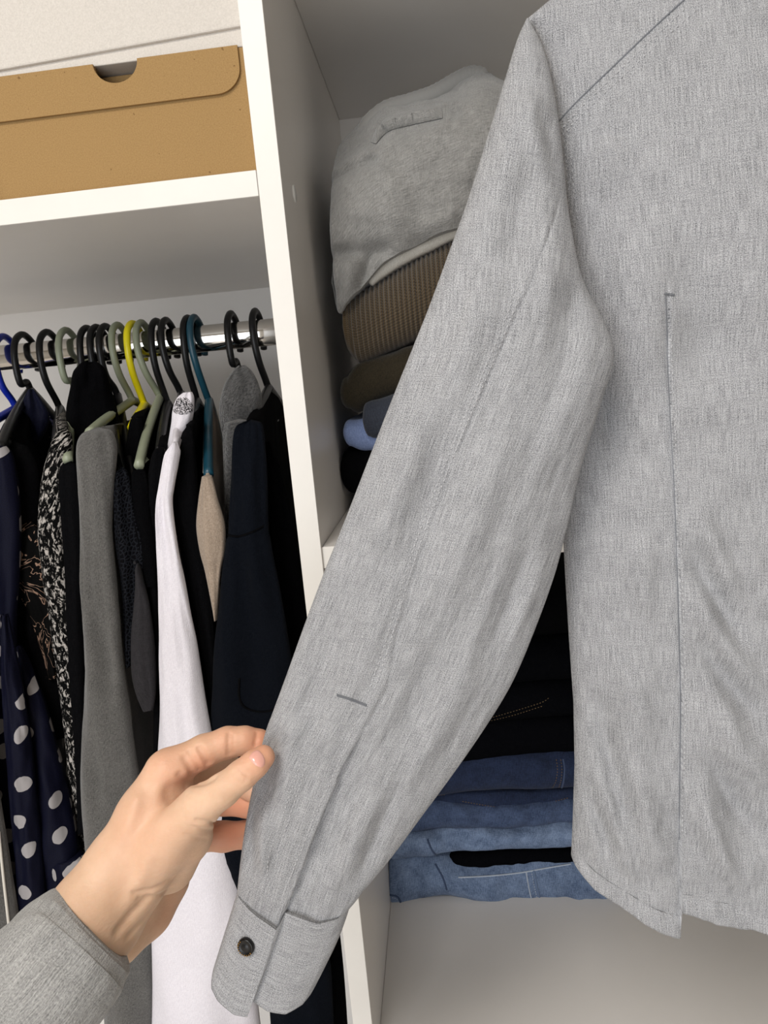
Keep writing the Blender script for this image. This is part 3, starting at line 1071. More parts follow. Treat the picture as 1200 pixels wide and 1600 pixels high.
blob('collar', [(608, 44, 52), (622, 38, 62), (640, 32, 72), (660, 26, 76), (685, 18, 66), (720, 4, 40), (760, -4, 20)], .165, M['navy_satin'], th, .6, 24, .004)

# patterned knit
th, sv, bd = garment('cardigan', 'black and white speckled jacquard knit cardigan', 'cardigan', M['jacquard'], (94, 640),
                     [(668, 90, 106), (690, 80, 112), (730, 68, 108), (770, 62, 102), (830, 58, 100), (900, 66, 106), (960, 76, 110), (1050, 88, 118), (1120, 98, 126), (1200, 106, 132), (1300, 112, 134), (1400, 114, 136)], .06, seed=25, amp=.003)
blob('front_panel', [(812, 36, 44), (830, 26, 62), (870, 22, 70), (920, 30, 72), (960, 48, 80), (1020, 66, 90), (1060, 76, 92)], .066, M['zigzag'], th, .6, 26, .003)
garment('jersey_shirt', 'narrow plain black top squeezed between patterned cardigan and grey sweater', 'top', M['black2'], (118, 612),
        [(722, 98, 118), (745, 92, 124), (820, 96, 128), (900, 102, 130), (1000, 107, 132), (1100, 112, 134), (1200, 118, 136), (1300, 122, 138)], .05, seed=27)
th, sv, bd = garment('hoodie', 'black hooded top with its hood bunched at the hanger', 'hoodie', M['black'], (142, 604),
                     [(660, 112, 160), (700, 106, 164), (800, 112, 160), (900, 118, 160), (1000, 122, 160)], .12, seed=28)
blob('hood', [(566, 127, 151), (580, 116, 164), (605, 112, 170), (640, 106, 180), (670, 108, 186), (700, 116, 184)], .13, M['black'], th, .8, 29, .006)

# grey sweater
th, sv, bd = garment('sweater', 'long mid grey fleece sweater on the sage hanger', 'sweater', M['grey_knit'], (204, 664),
                     [(668, 140, 162), (680, 124, 176), (705, 119, 182), (760, 122, 178), (850, 127, 177), (950, 130, 186), (1050, 132, 196), (1150, 133, 208), (1250, 134, 222), (1350, 140, 234), (1450, 150, 240), (1540, 160, 243), (1680, 170, 246)], .045, seed=30, amp=.006)

# black lace, black tops, charcoal
th, sv, bd = garment('lace_blouse', 'black lace sleeved top behind the grey sweater', 'top', M['lace'], (168, 612),
                     [(730, 184, 198), (760, 180, 206), (810, 181, 214), (850, 182, 224), (900, 186, 225), (950, 190, 220), (1000, 193, 210), (1040, 197, 206)], .052, M['black'], seed=33, amp=.006)
garment('jersey_shirt', 'charcoal grey satin top with a tapered sleeve behind the lace', 'top', M['charcoal'], (184, 622),
        [(880, 212, 218), (915, 212, 226), (950, 209, 234), (1000, 205, 240), (1050, 206, 243), (1085, 214, 243), (1108, 224, 240)], .045, seed=34)
garment('jersey_shirt', 'black top hanging from the bright yellow hanger', 'top', M['black2'], (226, 636),
        [(652, 206, 218), (670, 201, 224), (740, 194, 220), (820, 204, 226), (900, 216, 240), (1000, 222, 246)], .11, seed=35)
garment('jersey_shirt', 'black jersey top below the tip of the drooping sage hanger arm', 'top', M['black'], (251, 624),
        [(732, 212, 224), (745, 205, 230), (800, 206, 236), (850, 214, 242), (900, 224, 246), (915, 230, 246)], .055, seed=36)
garment('jersey_shirt', 'black ribbed top tight against the white sweatshirt', 'top', M['black2'], (262, 634),
        [(698, 244, 256), (715, 236, 256), (760, 230, 252), (820, 228, 247), (880, 232, 248), (960, 236, 250), (1060, 240, 252), (1180, 240, 254)], .06, seed=37)

# white sweatshirt
th, sv, bd = garment('sweatshirt', 'white sweatshirt with a round black line print near its neck', 'sweatshirt', M['white_cotton'], (284, 612),
                     [(690, 264, 284), (720, 255, 280), (760, 248, 274), (790, 245, 272), (850, 245, 280), (900, 246, 288), (1000, 247, 305), (1100, 246, 322), (1200, 243, 344), (1300, 240, 364), (1400, 239, 380), (1500, 238, 394), (1600, 237, 404), (1700, 236, 410)], .035, seed=38, amp=.006, depth=.5)
nk = blob('neck_fold', [(613, 286, 300), (622, 276, 303), (640, 270, 303), (660, 268, 300), (690, 263, 292), (720, 257, 284), (745, 252, 277)], .085, M['white_cotton'], th, .8, 39, .002)
b = bvh_of(nk)
patch('print', b, [(270, 634), (277, 623), (290, 621), (300, 630), (302, 640), (297, 646), (284, 648), (272, 645)], M['print'], th, .0006)

garment('jersey_shirt', 'black zip edged top between white sweatshirt and beige top', 'top', M['black2'], (308, 630),
        [(664, 288, 302), (690, 280, 304), (716, 264, 306), (740, 263, 308), (800, 270, 312), (850, 282, 320), (950, 300, 332), (1050, 316, 338), (1150, 322, 344), (1300, 340, 380), (1500, 390, 420)], .06, seed=40)
garment('jersey_shirt', 'beige suede top on the teal hanger', 'top', M['beige'], (327, 632),
        [(742, 316, 330), (752, 314, 334), (780, 310, 341), (820, 307, 352), (860, 312, 352), (890, 319, 346), (930, 328, 342), (968, 336, 340)], .045, seed=41, amp=.002)

# fuzzy grey hooded top
th, sv, bd = garment('hoodie', 'fuzzy dark grey boucle top with its hood up on the hanger', 'hoodie', M['fuzzy'], (373, 584),
                     [(655, 352, 392), (680, 348, 388), (720, 349, 376), (780, 351, 366), (830, 352, 362), (900, 352, 360)], .09, seed=42)
blob('hood', [(571, 372, 382), (580, 362, 392), (600, 350, 402), (630, 343, 409), (655, 344, 406), (690, 350, 396)], .11, M['fuzzy'], th, .8, 43, .004)

# navy sweatshirt next to the divider
th, sv, bd = garment('sweatshirt', 'dark navy fleece sweatshirt hanging next to the divider', 'sweatshirt', M['navy'], (420, 612),
                     [(656, 380, 402), (668, 368, 410), (700, 363, 414), (760, 361, 418), (830, 357, 420), (850, 352, 424), (950, 342, 444), (1050, 334, 458), (1140, 328, 462), (1250, 330, 470), (1400, 370, 490), (1500, 410, 512), (1600, 424, 520), (1700, 430, 524)], .045, M['black'], seed=44, amp=.008, depth=.5)
b = bvh_of(sv)
seam_tube('shoulder_seam', b, [(356, 836), (372, 838), (392, 832), (412, 822)], .0012, M['black2'], th)
seam_tube('pocket_seam', b, [(374, 1060), (374, 1090), (384, 1106), (410, 1112), (440, 1106)], .0012, M['black2'], th)
blob('far_sleeve', [(690, 404, 424), (740, 408, 440), (820, 416, 458), (900, 424, 470), (1000, 432, 478), (1200, 440, 500), (1500, 470, 536), (1700, 480, 548)], .11, M['black'], th, .6, 45, .003)


# ------------------------------------------------------------------ the grey shirt
Y0 = -.215
SH = thing('shirt', P(1320, 1440, Y0), 'light grey chambray shirt hung with its back showing, one sleeve pulled aside', 'shirt')
lo = np.array([P(x, y, Y0) for x, y in [(893, 1350), (895, 1300), (898, 1200), (896, 1100), (889, 1000), (883, 900), (880, 840), (884, 780), (890, 700), (894, 620), (900, 540), (903, 470),
                                        (898, 400), (888, 330), (880, 262), (872, 190), (863, 130), (850, 78), (836, 48), (822, 32)]])
XS, ZSH = lo[-1][0], lo[-1][2]
XC = XS + .200
neckp = [XC - .075, ZSH + .052]
lz = np.concatenate([lo[:, 2], [ZSH + .010, neckp[1]]])
lx = np.concatenate([lo[:, 0], [XS + .016, neckp[0]]])
sm = np.array([P(x, y, Y0 - .03) for x, y in [(1061, 1450), (1061, 1310), (1062, 1200), (1063, 1100), (1061, 1000), (1058, 900), (1055, 800), (1050, 700), (1045, 600), (1040, 460), (1036, 300), (1030, 100), (1025, -100)]])
hemA = np.array([P(x, y, Y0 - .02) for x, y in [(893, 1350), (903, 1370), (930, 1393), (962, 1407), (1000, 1426), (1030, 1438), (1060, 1446)]])
hemB = np.array([P(x, y, Y0 - .03) for x, y in [(1062, 1417), (1085, 1420), (1110, 1430), (1150, 1435), (1200, 1440), (1320, 1440)]])
hemB = np.vstack([hemB, [[2 * XC - q[0], q[1], q[2]] for q in hemA[::-1]]])
nrow = 430
zr_ = np.linspace(lo[0][2], neckp[1], nrow)
XLz = np.interp(zr_, lz, lx)
XRz = 2 * XC - XLz
XSz = np.maximum(np.interp(zr_, sm[::-1, 2][::-1], sm[::-1, 0][::-1]), XLz + .004)
ca = np.linspace(0, 1, 74) ** 1.35
cb = np.concatenate([np.linspace(0, .02, 5), np.linspace(.02, .5, 100)[1:], np.linspace(.5, 1, 34)[1:]])


def polyd(X, Z, path, Y):
    """signed distance (left of travel positive) to a traced polyline in the cloth's plane"""
    q = np.array([P(x, y, Y) for x, y in cr(path, max(len(path) * 4, 8))])[:, [0, 2]]
    best = np.full(X.shape, 1e9)
    sg = np.zeros(X.shape)
    tt = np.zeros(X.shape)
    for i in range(len(q) - 1):
        d = q[i + 1] - q[i]
        L2 = d @ d
        t = ((X - q[i][0]) * d[0] + (Z - q[i][1]) * d[1]) / L2
        tc = np.clip(t, 0, 1)
        ex, ez = X - q[i][0] - tc * d[0], Z - q[i][1] - tc * d[1]
        dd = np.hypot(ex, ez)
        m = dd < best
        best = np.where(m, dd, best)
        sg = np.where(m, np.sign(d[0] * ez - d[1] * ex), sg)
        tt = np.where(m, (i + tc) / (len(q) - 1), tt)
    return best, best * sg, tt


WR = [  # body creases: path, width (m), height (m)
    ([(930, 470), (960, 620), (985, 760)], .012, -.005),
    ([(905, 430), (925, 560), (935, 700)], .009, -.006),
    ([(1000, 300), (990, 480), (985, 640)], .022, .004),
    ([(1075, 780), (1110, 860), (1150, 960)], .006, .0022),
    ([(1070, 830), (1110, 920), (1160, 1020)], .006, -.0026),
    ([(1075, 900), (1120, 1000), (1190, 1080)], .008, .003),
    ([(1080, 960), (1130, 1060), (1200, 1140)], .007, -.003),
    ([(1090, 1040), (1140, 1150), (1200, 1230)], .009, .003),
    ([(1100, 1150), (1130, 1230), (1200, 1330)], .007, -.0028),
    ([(1080, 1200), (1110, 1300), (1150, 1390)], .008, .003),
    ([(940, 1080), (955, 1180), (1000, 1330)], .008, -.0032),
    ([(920, 1150), (960, 1290), (1000, 1390)], .007, .003),
    ([(960, 1130), (1000, 1250), (1020, 1380)], .009, .003),
    ([(905, 1210), (940, 1290), (970, 1380)], .005, -.0026),
    ([(900, 1250), (930, 1330), (945, 1380)], .005, .0025),
    ([(1010, 820), (1005, 900), (1015, 980)], .007, .002),
    ([(985, 1000), (990, 1100), (985, 1200)], .012, .003),
    ([(1150, 250), (1140, 420), (1120, 560)], .030, .004),
    ([(1080, 330), (1100, 480), (1110, 640)], .020, -.004),
    ([(930, 300), (950, 240), (960, 200)], .008, .002),
    ([(905, 300), (915, 380), (935, 460)], .006, .003),
]


def body_disp(X, Z):
    d = np.zeros(X.shape)
    for path, w, a in WR:
        q, _, t = polyd(X, Z, path, Y0 - .03)
        d += 2.5 * a * np.exp(-(q / w) ** 2) * sst(0, .42, np.minimum(t, 1 - t))
    low = sst(P(1050, 700, Y0)[2], P(1050, 1300, Y0)[2], Z)
    d += fbm(X * 34 + Z * 9, Z * 16, 3) * (.0006 + .0016 * low)
    d += fbm(X * 95 + Z * 30, Z * 60, 8, 2) * (.00015 + .0011 * low)
    # crumpled hem
    return d


XX, ZZ, PAN = [], [], []
for i in range(nrow):
    XX.append(np.concatenate([XLz[i] + (XSz[i] - XLz[i]) * ca, XSz[i] + .0004 + (XRz[i] - XSz[i] - .0004) * cb]))
XX = np.array(XX)
ZZ = np.repeat(zr_[:, None], XX.shape[1], 1)
na = len(ca)
# hem: let the lowest rows follow the curved hem
zh = np.concatenate([np.interp(XX[0, :na], hemA[:, 0], hemA[:, 2]), np.interp(XX[0, na:], hemB[:, 0], hemB[:, 2])])
fall = np.clip(1 - (ZZ - zr_[0]) / .16, 0, 1) ** 1.4
ZZ = ZZ + (zh - zr_[0])[None, :] * fall
q = np.clip((XX - XLz[:, None]) / (XRz - XLz)[:, None], 0, 1)
Hh = .036 * sst(neckp[1] + .004, ZSH - .10, zr_)[:, None] + .008
e = np.clip(1 - (2 * q - 1) ** 2, 0, 1) ** .42
dsp = body_disp(XX, ZZ)
edge = np.clip(q / .05, 0, 1)
dsp *= edge
# seam step: the back panel lies over the side panel
zseam0 = P(1040, 460, Y0)[2]
on = sst(zseam0 + .004, zseam0 - .02, ZZ)
right = (np.arange(XX.shape[1]) >= na)[None, :]
ds = np.abs(XX - XSz[:, None])
dsp += on * np.where(right, .0014 * np.exp(-ds / .020) + .0002, -.0022 * np.exp(-ds / .0022))
# yoke seam: diagonal, the lower panel overlaps the yoke
_, sy, ty = polyd(XX, ZZ, [(868, 196), (900, 158), (960, 100), (1010, 52), (1062, 4), (1140, -60), (1240, -120)], Y0 - .03)
yk = np.exp(-np.abs(sy) / .012)
dsp += np.where(sy < 0, .0009 * sst(0, .0016, -sy), 0) * yk - .0010 * np.exp(-(sy / .0011) ** 2)
# armhole seam ridge beside the sleeve
_, sa, ta = polyd(XX, ZZ, [(822, 32), (850, 78), (863, 130), (872, 190), (880, 262), (890, 340), (903, 440), (910, 520)], Y0 - .02)
dsp += .0010 * np.exp(-((np.abs(sa) - .004) / .003) ** 2)
YY = Y0 - Hh * e - dsp
front = np.stack([XX, YY, ZZ], 2)
mb = 44
qb = np.linspace(1, 0, mb + 2)[1:-1]
Xb = XLz[:, None] + (XRz - XLz)[:, None] * qb[None]
eb = np.clip(1 - (2 * qb - 1) ** 2, 0, 1)[None] ** .42
zbk = np.interp(Xb[0], XX[0], zh)
Zb_ = zr_[:, None] + (zbk - zr_[0])[None] * np.clip(1 - (zr_[:, None] - zr_[0]) / .16, 0, 1) ** 1.4
Yb = Y0 + Hh * eb * .8 + fbm(Xb * 20, Zb_ * 8, 4) * .003
back = np.stack([Xb, Yb, Zb_], 2)
bodyrows = np.concatenate([front, back], 1)
r2 = np.concatenate([bodyrows, bodyrows[:, :1]], 1)
uvb = np.stack([r2[..., 0] + np.where(np.arange(r2.shape[1]) >= XX.shape[1], .5, 0)[None], r2[..., 2]], 2).reshape(-1, 2)
SB = loft('body', bodyrows, M['shirt'], SH, True, (False, False), True, uvb)
bS = bvh_of(SB)
# turned hem: a narrow doubled band along the lower edge
for nm, hx, off in (('hem', range(0, na), 0), ('hem', range(na, na + 104), 0)):
    idx = list(hx)
    pts = front[0, idx]
    k = 9                                   # rows covered by the hem
    hr = []
    for j in range(0, k + 1):
        ridge = .0016 * math.sin(math.pi * min(1, .25 + j / k)) + .0004
        pk = front[j, idx].copy()
        pk[:, 1] -= ridge + .0007 * fbm(pk[:, 0] * 160, pk[:, 2] * 50, 6)
        hr.append(pk)
    b0 = front[0, idx].copy()
    b0[:, 1] += .0015
    b0[:, 2] -= .0006
    hr = [b0] + hr
    hr = np.array(hr)
    loft(nm, hr, M['shirt'], SH, False, (False, False), True, np.stack([hr[..., 0], hr[..., 2]], 2).reshape(-1, 2))
# collar band at the neck, above the frame
cpts = np.array([[XC + .078 * math.cos(a), Y0 - .01 + .05 * math.sin(a), neckp[1] + .004 + .012 * math.sin(a)] for a in np.linspace(0, 2 * math.pi, 40)])
crw = [[p + np.array([(p[0] - XC) * .06 * -k, 0, .040 * k]) for p in cpts] for k in np.linspace(-.3, 1, 8)]
loft('collar', np.array(crw), M['shirt'], SH, False, (False, False))


# sleeve -----------------------------------------------------------
SLV = [((822, 31), (826, 34)), ((808, 62), (846, 72)), ((793, 110), (861, 127)), ((775, 170), (872, 192)), ((755, 235), (881, 264)), ((730, 315), (889, 338)),
       ((703, 390), (908, 432)), ((672, 475), (944, 505)), ((645, 543), (958, 560)), ((612, 625), (938, 630)), ((575, 720), (910, 720)), ((538, 815), (888, 815)),
       ((508, 890), (867, 896)), ((478, 970), (835, 985)), ((450, 1048), (800, 1066)), ((428, 1108), (755, 1140)), ((413, 1150), (705, 1212)), ((398, 1215), (655, 1280)),
       ((386, 1275), (612, 1338)), ((378, 1330), (578, 1378)), ((371, 1393), (548, 1412))]
sY = [-.226, -.232, -.238, -.243, -.247, -.252, -.257, -.261, -.263, -.263, -.262, -.261, -.260, -.260, -.260, -.260, -.260, -.260, -.260, -.260, -.260]
sH = [.003, .008, .013, .017, .019, .0205, .0215, .0215, .0215, .022, .022, .021, .020, .019, .018, .017, .016, .0155, .015, .0145, .014]
NT_, NS_ = 520, 150
Lc, Rc = cr([a for a, _ in SLV], NT_), cr([b_ for _, b_ in SLV], NT_)
yc, hc = cr(sY, NT_), cr(sH, NT_)
SL = np.array([P(*Lc[i], yc[i]) for i in range(NT_)])
SR = np.array([P(*Rc[i], yc[i]) for i in range(NT_)])
tt = np.linspace(0, 20, NT_)
s = (1 - np.cos(np.linspace(0, math.pi, NS_))) / 2 * .55 + np.linspace(0, 1, NS_) * .45
# cuff seam curve in the sleeve's plane
def curve_s(keys, sv, Y):
    k = np.array([a for a, _, _ in keys])
    p = np.array([P(x, y, Y) for _, x, y in keys])
    return np.stack([np.interp(sv, k, p[:, j]) for j in range(3)], -1)


CT = [(0, 371, 1393), (.2, 405, 1410), (.40, 439, 1427), (.415, 450, 1407), (.55, 474, 1415), (.7, 500, 1425), (.85, 527, 1423), (1, 548, 1412)]
CB = [(0, 335, 1508), (.06, 337, 1524), (.14, 349, 1537), (.30, 376, 1551), (.40, 397, 1553), (.415, 403, 1537), (.55, 426, 1550), (.70, 453, 1556), (.85, 477, 1549), (.94, 489, 1539), (1, 496, 1526)]


def placket(t):
    return np.interp(t, [13.8, 15, 16, 17, 18, 19, 20, 23], [.466, .44, .44, .45, .45, .437, .408, .408])


SP = SL[:, None] + (SR - SL)[:, None] * s[None, :, None]
endc = curve_s(CT, s, -.260)
wend = sst(16.5, 20, tt)[:, None, None]
SP = SP + (endc - SP[-1])[None] * wend ** 1.3
es = np.clip(1 - (2 * s - 1) ** 2, 0, 1) ** .5
PL = (Lc[:, None] + (Rc - Lc)[:, None] * s[None, :, None])      # traced frame, only for laying out creases
arc = np.concatenate([[0], np.cumsum(np.linalg.norm(np.diff((SL + SR) / 2, axis=0), axis=1))])
width = np.linalg.norm(SR - SL, axis=1)
U = (s[None] - .42) * width[:, None]
Vv = np.repeat(arc[:, None], NS_, 1)
sd = np.zeros((NT_, NS_))
for path, w, a in [
    ([(826, 120), (838, 200), (860, 290)], .007, .0030), ([(842, 150), (856, 220), (872, 300)], .005, -.0022), ([(812, 130), (800, 230), (775, 330)], .010, .003), ([(835, 240), (815, 340), (790, 430)], .009, -.0024),
    ([(880, 330), (860, 420), (835, 520)], .010, .003), ([(900, 430), (880, 520), (850, 640)], .012, -.003), ([(930, 540), (900, 640), (860, 760)], .014, .004),
    ([(770, 420), (720, 540), (665, 680)], .012, .003), ([(735, 430), (690, 540), (640, 660)], .008, -.0022), ([(680, 620), (620, 780), (560, 930)], .010, .0022), ([(720, 640), (670, 780), (630, 900)], .012, -.003),
    ([(800, 640), (740, 800), (690, 960)], .014, .003), ([(840, 820), (800, 930), (740, 1060)], .008, -.0026), ([(860, 790), (830, 900), (790, 1010)], .006, .002),
    ([(560, 900), (510, 1030), (470, 1150)], .009, -.0022), ([(700, 960), (650, 1080), (610, 1190)], .010, -.0022), ([(750, 990), (690, 1110), (640, 1220)], .008, .0022),
    ([(480, 1080), (455, 1180), (430, 1290)], .007, .0026), ([(440, 1110), (425, 1190), (408, 1270)], .005, -.0022), ([(425, 1225), (418, 1290), (420, 1350)], .005, .0032), ([(400, 1240), (396, 1300), (400, 1370)], .004, -.002),
    ([(600, 1200), (560, 1290), (530, 1380)], .008, .003), ([(570, 1190), (530, 1280), (500, 1360)], .006, -.002), ([(640, 1180), (590, 1290), (555, 1380)], .005, -.0018)]:
    X, Z = SP[..., 0], SP[..., 2]
    qd, _, t = polyd(X, Z, path, -.262)
    sd += 1.7 * a * np.exp(-(qd / w) ** 2) * sst(0, .40, np.minimum(t, 1 - t))
sd += fbm(U * 70 + 5, Vv * 9, 12) * .0013 + fbm(U * 160, Vv * 40, 14, 2) * .00028
sp_ = placket(tt)[:, None]
pon = sst(14.9, 15.3, tt)[:, None]
gapw = np.interp(tt, [15, 16.5, 18, 19.4, 20], [0, .6, 1, .6, .0])[:, None]
dlt = (s[None] - sp_) * width[:, None]
sd += pon * np.where(dlt < 0, .0013 + .0006 * gapw, -(.0012 + .0042 * gapw) * np.exp(-dlt / .010))
# sleeve seam, a lapped line along the back of the arm
seamS = np.interp(tt, [4.6, 5, 6, 7, 8, 10, 12, 13, 14, 15], [.90, .84, .63, .48, .42, .40, .385, .41, .455, .44])[:, None]
son = (sst(4.6, 5.2, tt) * (1 - sst(14.8, 15.1, tt)))[:, None]
dsm = (s[None] - seamS) * width[:, None]
sd += son * (np.where(dsm < 0, .0008 * np.exp(dsm / .014), 0) - .0009 * np.exp(-(dsm / .0012) ** 2))
SF = SP.copy()
SF[..., 1] = SP[..., 1] - hc[:, None] * es[None] - sd * np.clip(es[None] * 3, 0, 1)
sb = np.linspace(1, 0, 44)[1:-1]
SBk = SL[:, None] + (SR - SL)[:, None] * sb[None, :, None]
SBk = SBk + (curve_s(CT, sb, -.260) - SBk[-1])[None] * wend ** 1.3
SBk[..., 1] += hc[:, None] * .8 * np.clip(1 - (2 * sb - 1) ** 2, 0, 1)[None] ** .5
sl_rows = np.concatenate([SF, SBk], 1)
uvS = np.stack([np.concatenate([U, U[:, -1:] + (1 - sb)[None] * width[:, None], U[:, -1:] + width[:, None]], 1), np.repeat(arc[:, None], NS_ + 42 + 1, 1)], 2).reshape(-1, 2)
SLEEVE = loft('sleeve', sl_rows, M['shirt'], SH, True, (True, False), True, uvS)
# cuff
nv = 90
cv = np.linspace(-.06, 1, nv)
top_, bot_ = curve_s(CT, s, -.260), curve_s(CB, s, -.262)
CP = top_[None] * (1 - cv)[:, None, None] + bot_[None] * cv[:, None, None]
bul = np.sin(np.pi * np.clip(cv, 0, 1))[:, None] * (s[None] ** 2) * .0022
CP[..., 0] += bul
cw = np.linalg.norm(CP[:, -1] - CP[:, 0], axis=1)
dl = (s[None] - placket(20 + cv * 3)[:, None]) * cw[:, None]
hcf = (.0145 - .001 * cv)[:, None] + .0016
cdp = np.where(dl < 0, .0026, -.0014 * np.exp(-dl / .012)) + fbm(s[None] * 3, cv[:, None] * 3, 15) * .0006
CF = CP.copy()
CF[..., 1] -= hcf * es[None] + cdp * np.clip(es[None] * 3, 0, 1)
sb2 = np.linspace(1, 0, 44)[1:-1]
tb, bb_ = curve_s(CT, sb2, -.260), curve_s(CB, sb2, -.262)
CBk = tb[None] * (1 - cv)[:, None, None] + bb_[None] * cv[:, None, None]
CBk[..., 1] += hcf * .8 * np.clip(1 - (2 * sb2 - 1) ** 2, 0, 1)[None] ** .5
cr_rows = np.concatenate([CF, CBk], 1)
inner = cr_rows[::-1].copy()
cen = inner.mean(1, keepdims=True)
inner[..., 1] = cen[..., 1] + (inner[..., 1] - cen[..., 1]) * .84
inner[..., 0] = cen[..., 0] + (inner[..., 0] - cen[..., 0]) * .985
inner[0, :, 2] += .0006
allr = np.concatenate([cr_rows, inner], 0)
uu = np.concatenate([(s[None] - .42) * cw[:, None], np.repeat(cw[:, None] * .6, 43, 1)], 1)
vv = np.repeat((cv * .055)[:, None], uu.shape[1], 1) + .9
u1 = np.stack([vv, uu], 2)
CUFF = loft('cuff', allr, M['shirt'], SH, True, (False, False), True, np.concatenate([u1, u1[::-1]], 0).reshape(-1, 2))
bSl = bvh_of(SLEEVE)
bCf = bvh_of(CUFF)
TH = M['shirt_thread']
stitches('body_stitching', bS, [
    [(1066, 1300), (1071, 1100), (1069, 1000), (1066, 900), (1062, 800), (1056, 700), (1051, 600), (1046, 470)],
    [(880, 200), (908, 168), (966, 112), (1018, 62), (1072, 12)], [(884, 206), (912, 176), (972, 120), (1026, 70), (1090, 14)],
    [(880, 196), (884, 230), (890, 300)], [(887, 200), (892, 240), (899, 310), (905, 350)],
    [(912, 1362), (935, 1384), (965, 1398), (1005, 1416), (1055, 1433)], [(1068, 1404), (1110, 1417), (1150, 1422), (1199, 1427)],
], TH, SH)
stitches('sleeve_stitching', bSl, [
    [(832, 410), (797, 500), (768, 570), (730, 660), (694, 750), (660, 840), (634, 920), (608, 1010), (582, 1085)],
    [(824, 408), (789, 500), (760, 570), (722, 660), (686, 750), (652, 840), (626, 920), (600, 1010), (574, 1085)],
    [(490, 1120), (470, 1190), (440, 1280), (418, 1350), (428, 1418)], [(500, 1120), (480, 1190), (448, 1290), (430, 1350)],
    [(562, 1112), (530, 1190), (490, 1280), (462, 1350), (438, 1408)],
], TH, SH)
stitches('cuff_stitching', bCf, [
    [(380, 1404), (405, 1417), (434, 1432)], [(458, 1413), (478, 1421), (502, 1431), (526, 1429), (544, 1420)],
    [(342, 1512), (352, 1527), (376, 1540), (392, 1543)], [(412, 1536), (430, 1542), (454, 1547), (474, 1541), (486, 1530)],
    [(430, 1436), (414, 1482), (392, 1540)],
], TH, SH)
# bar tack at the placket head, dart tick, dark tubes painting in the seams' crevice shade
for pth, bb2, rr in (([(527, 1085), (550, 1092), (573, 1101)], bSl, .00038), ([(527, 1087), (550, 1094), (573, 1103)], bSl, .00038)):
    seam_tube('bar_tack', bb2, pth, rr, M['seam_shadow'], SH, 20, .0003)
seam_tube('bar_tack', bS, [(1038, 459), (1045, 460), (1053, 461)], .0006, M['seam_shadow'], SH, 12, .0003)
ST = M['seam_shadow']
for nm, bb2, pth, n_ in (('yoke_seam_shade', bS, [(873, 190), (900, 160), (960, 102), (1010, 54), (1062, 6), (1090, -18)], 90),
                         ('side_seam_shade', bS, [(1061, 1312), (1062, 1200), (1063, 1100), (1061, 1000), (1058, 900), (1055, 800), (1050, 700), (1045, 600), (1040, 462)], 160),
                         ('cuff_seam_shade', bCf, [(378, 1399), (405, 1413), (437, 1430)], 30),
                         ('cuff_seam_shade', bCf, [(455, 1411), (478, 1419), (502, 1429), (526, 1427), (545, 1417)], 40)):
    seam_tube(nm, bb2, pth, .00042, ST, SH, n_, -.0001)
# button on the cuff
hb = hit(bCf, 386, 1477)
bc, bn = hb
ax = np.cross(bn, [0, 0, 1.0])
ax /= np.linalg.norm(ax)
ay = np.cross(bn, ax)
rb = 14.0 * mpp(bc)
pr = [(0, .0028), (.35, .0026), (.62, .0022), (.74, .0026), (.86, .0030), (.96, .0026), (1.0, .0014), (.96, -.0005)]
ang = np.linspace(0, 2 * math.pi, 32, endpoint=False)
rows = np.array([[bc + bn * h + (ax * math.cos(a) + ay * math.sin(a)) * max(r, .01) * rb for a in ang] for r, h in pr])
BT = loft('button', rows, M['button'], SH, True, (True, True), False)
for k in range(11):
    a = -.9 + k * .34
    p = bc + bn * .0031 + (ax * math.cos(a) + ay * math.sin(a)) * rb * .84
    t1 = (ax * math.cos(a) + ay * math.sin(a))
    t2 = np.cross(bn, t1)
    w = .00022
    lgt = .00055 if k % 3 else .0004
    v = [p + t1 * i * lgt + t2 * j * w + bn * kk * .0002 for kk in (-1, 1) for i, j in ((-1, -1), (1, -1), (1, 1), (-1, 1))]
    mk('embossed_mark', v, [(0, 1, 2, 3), (4, 5, 6, 7), (0, 1, 5, 4), (1, 2, 6, 5), (2, 3, 7, 6), (3, 0, 4, 7)], M['gold'], BT, None, False)
# other sleeve, hanging straight at the far side of the body (outside the photograph)
rows = []
for k in range(40):
    u = k / 39
    c_ = np.array([2 * XC - XS + .03 + .10 * u ** .8, Y0 - .005 * u, ZSH - .02 - .56 * u])
    h = np.interp(u, [0, .08, .3, 1], [.02, .06, .075, .045])
    rows.append([c_ + np.array([h * math.cos(a), .020 * math.sin(a) * min(1, u * 8 + .2), .015 * math.cos(a) * (1 - u)]) for a in ang])
loft('sleeve', np.array(rows), M['shirt'], SH, True, (True, True), True)


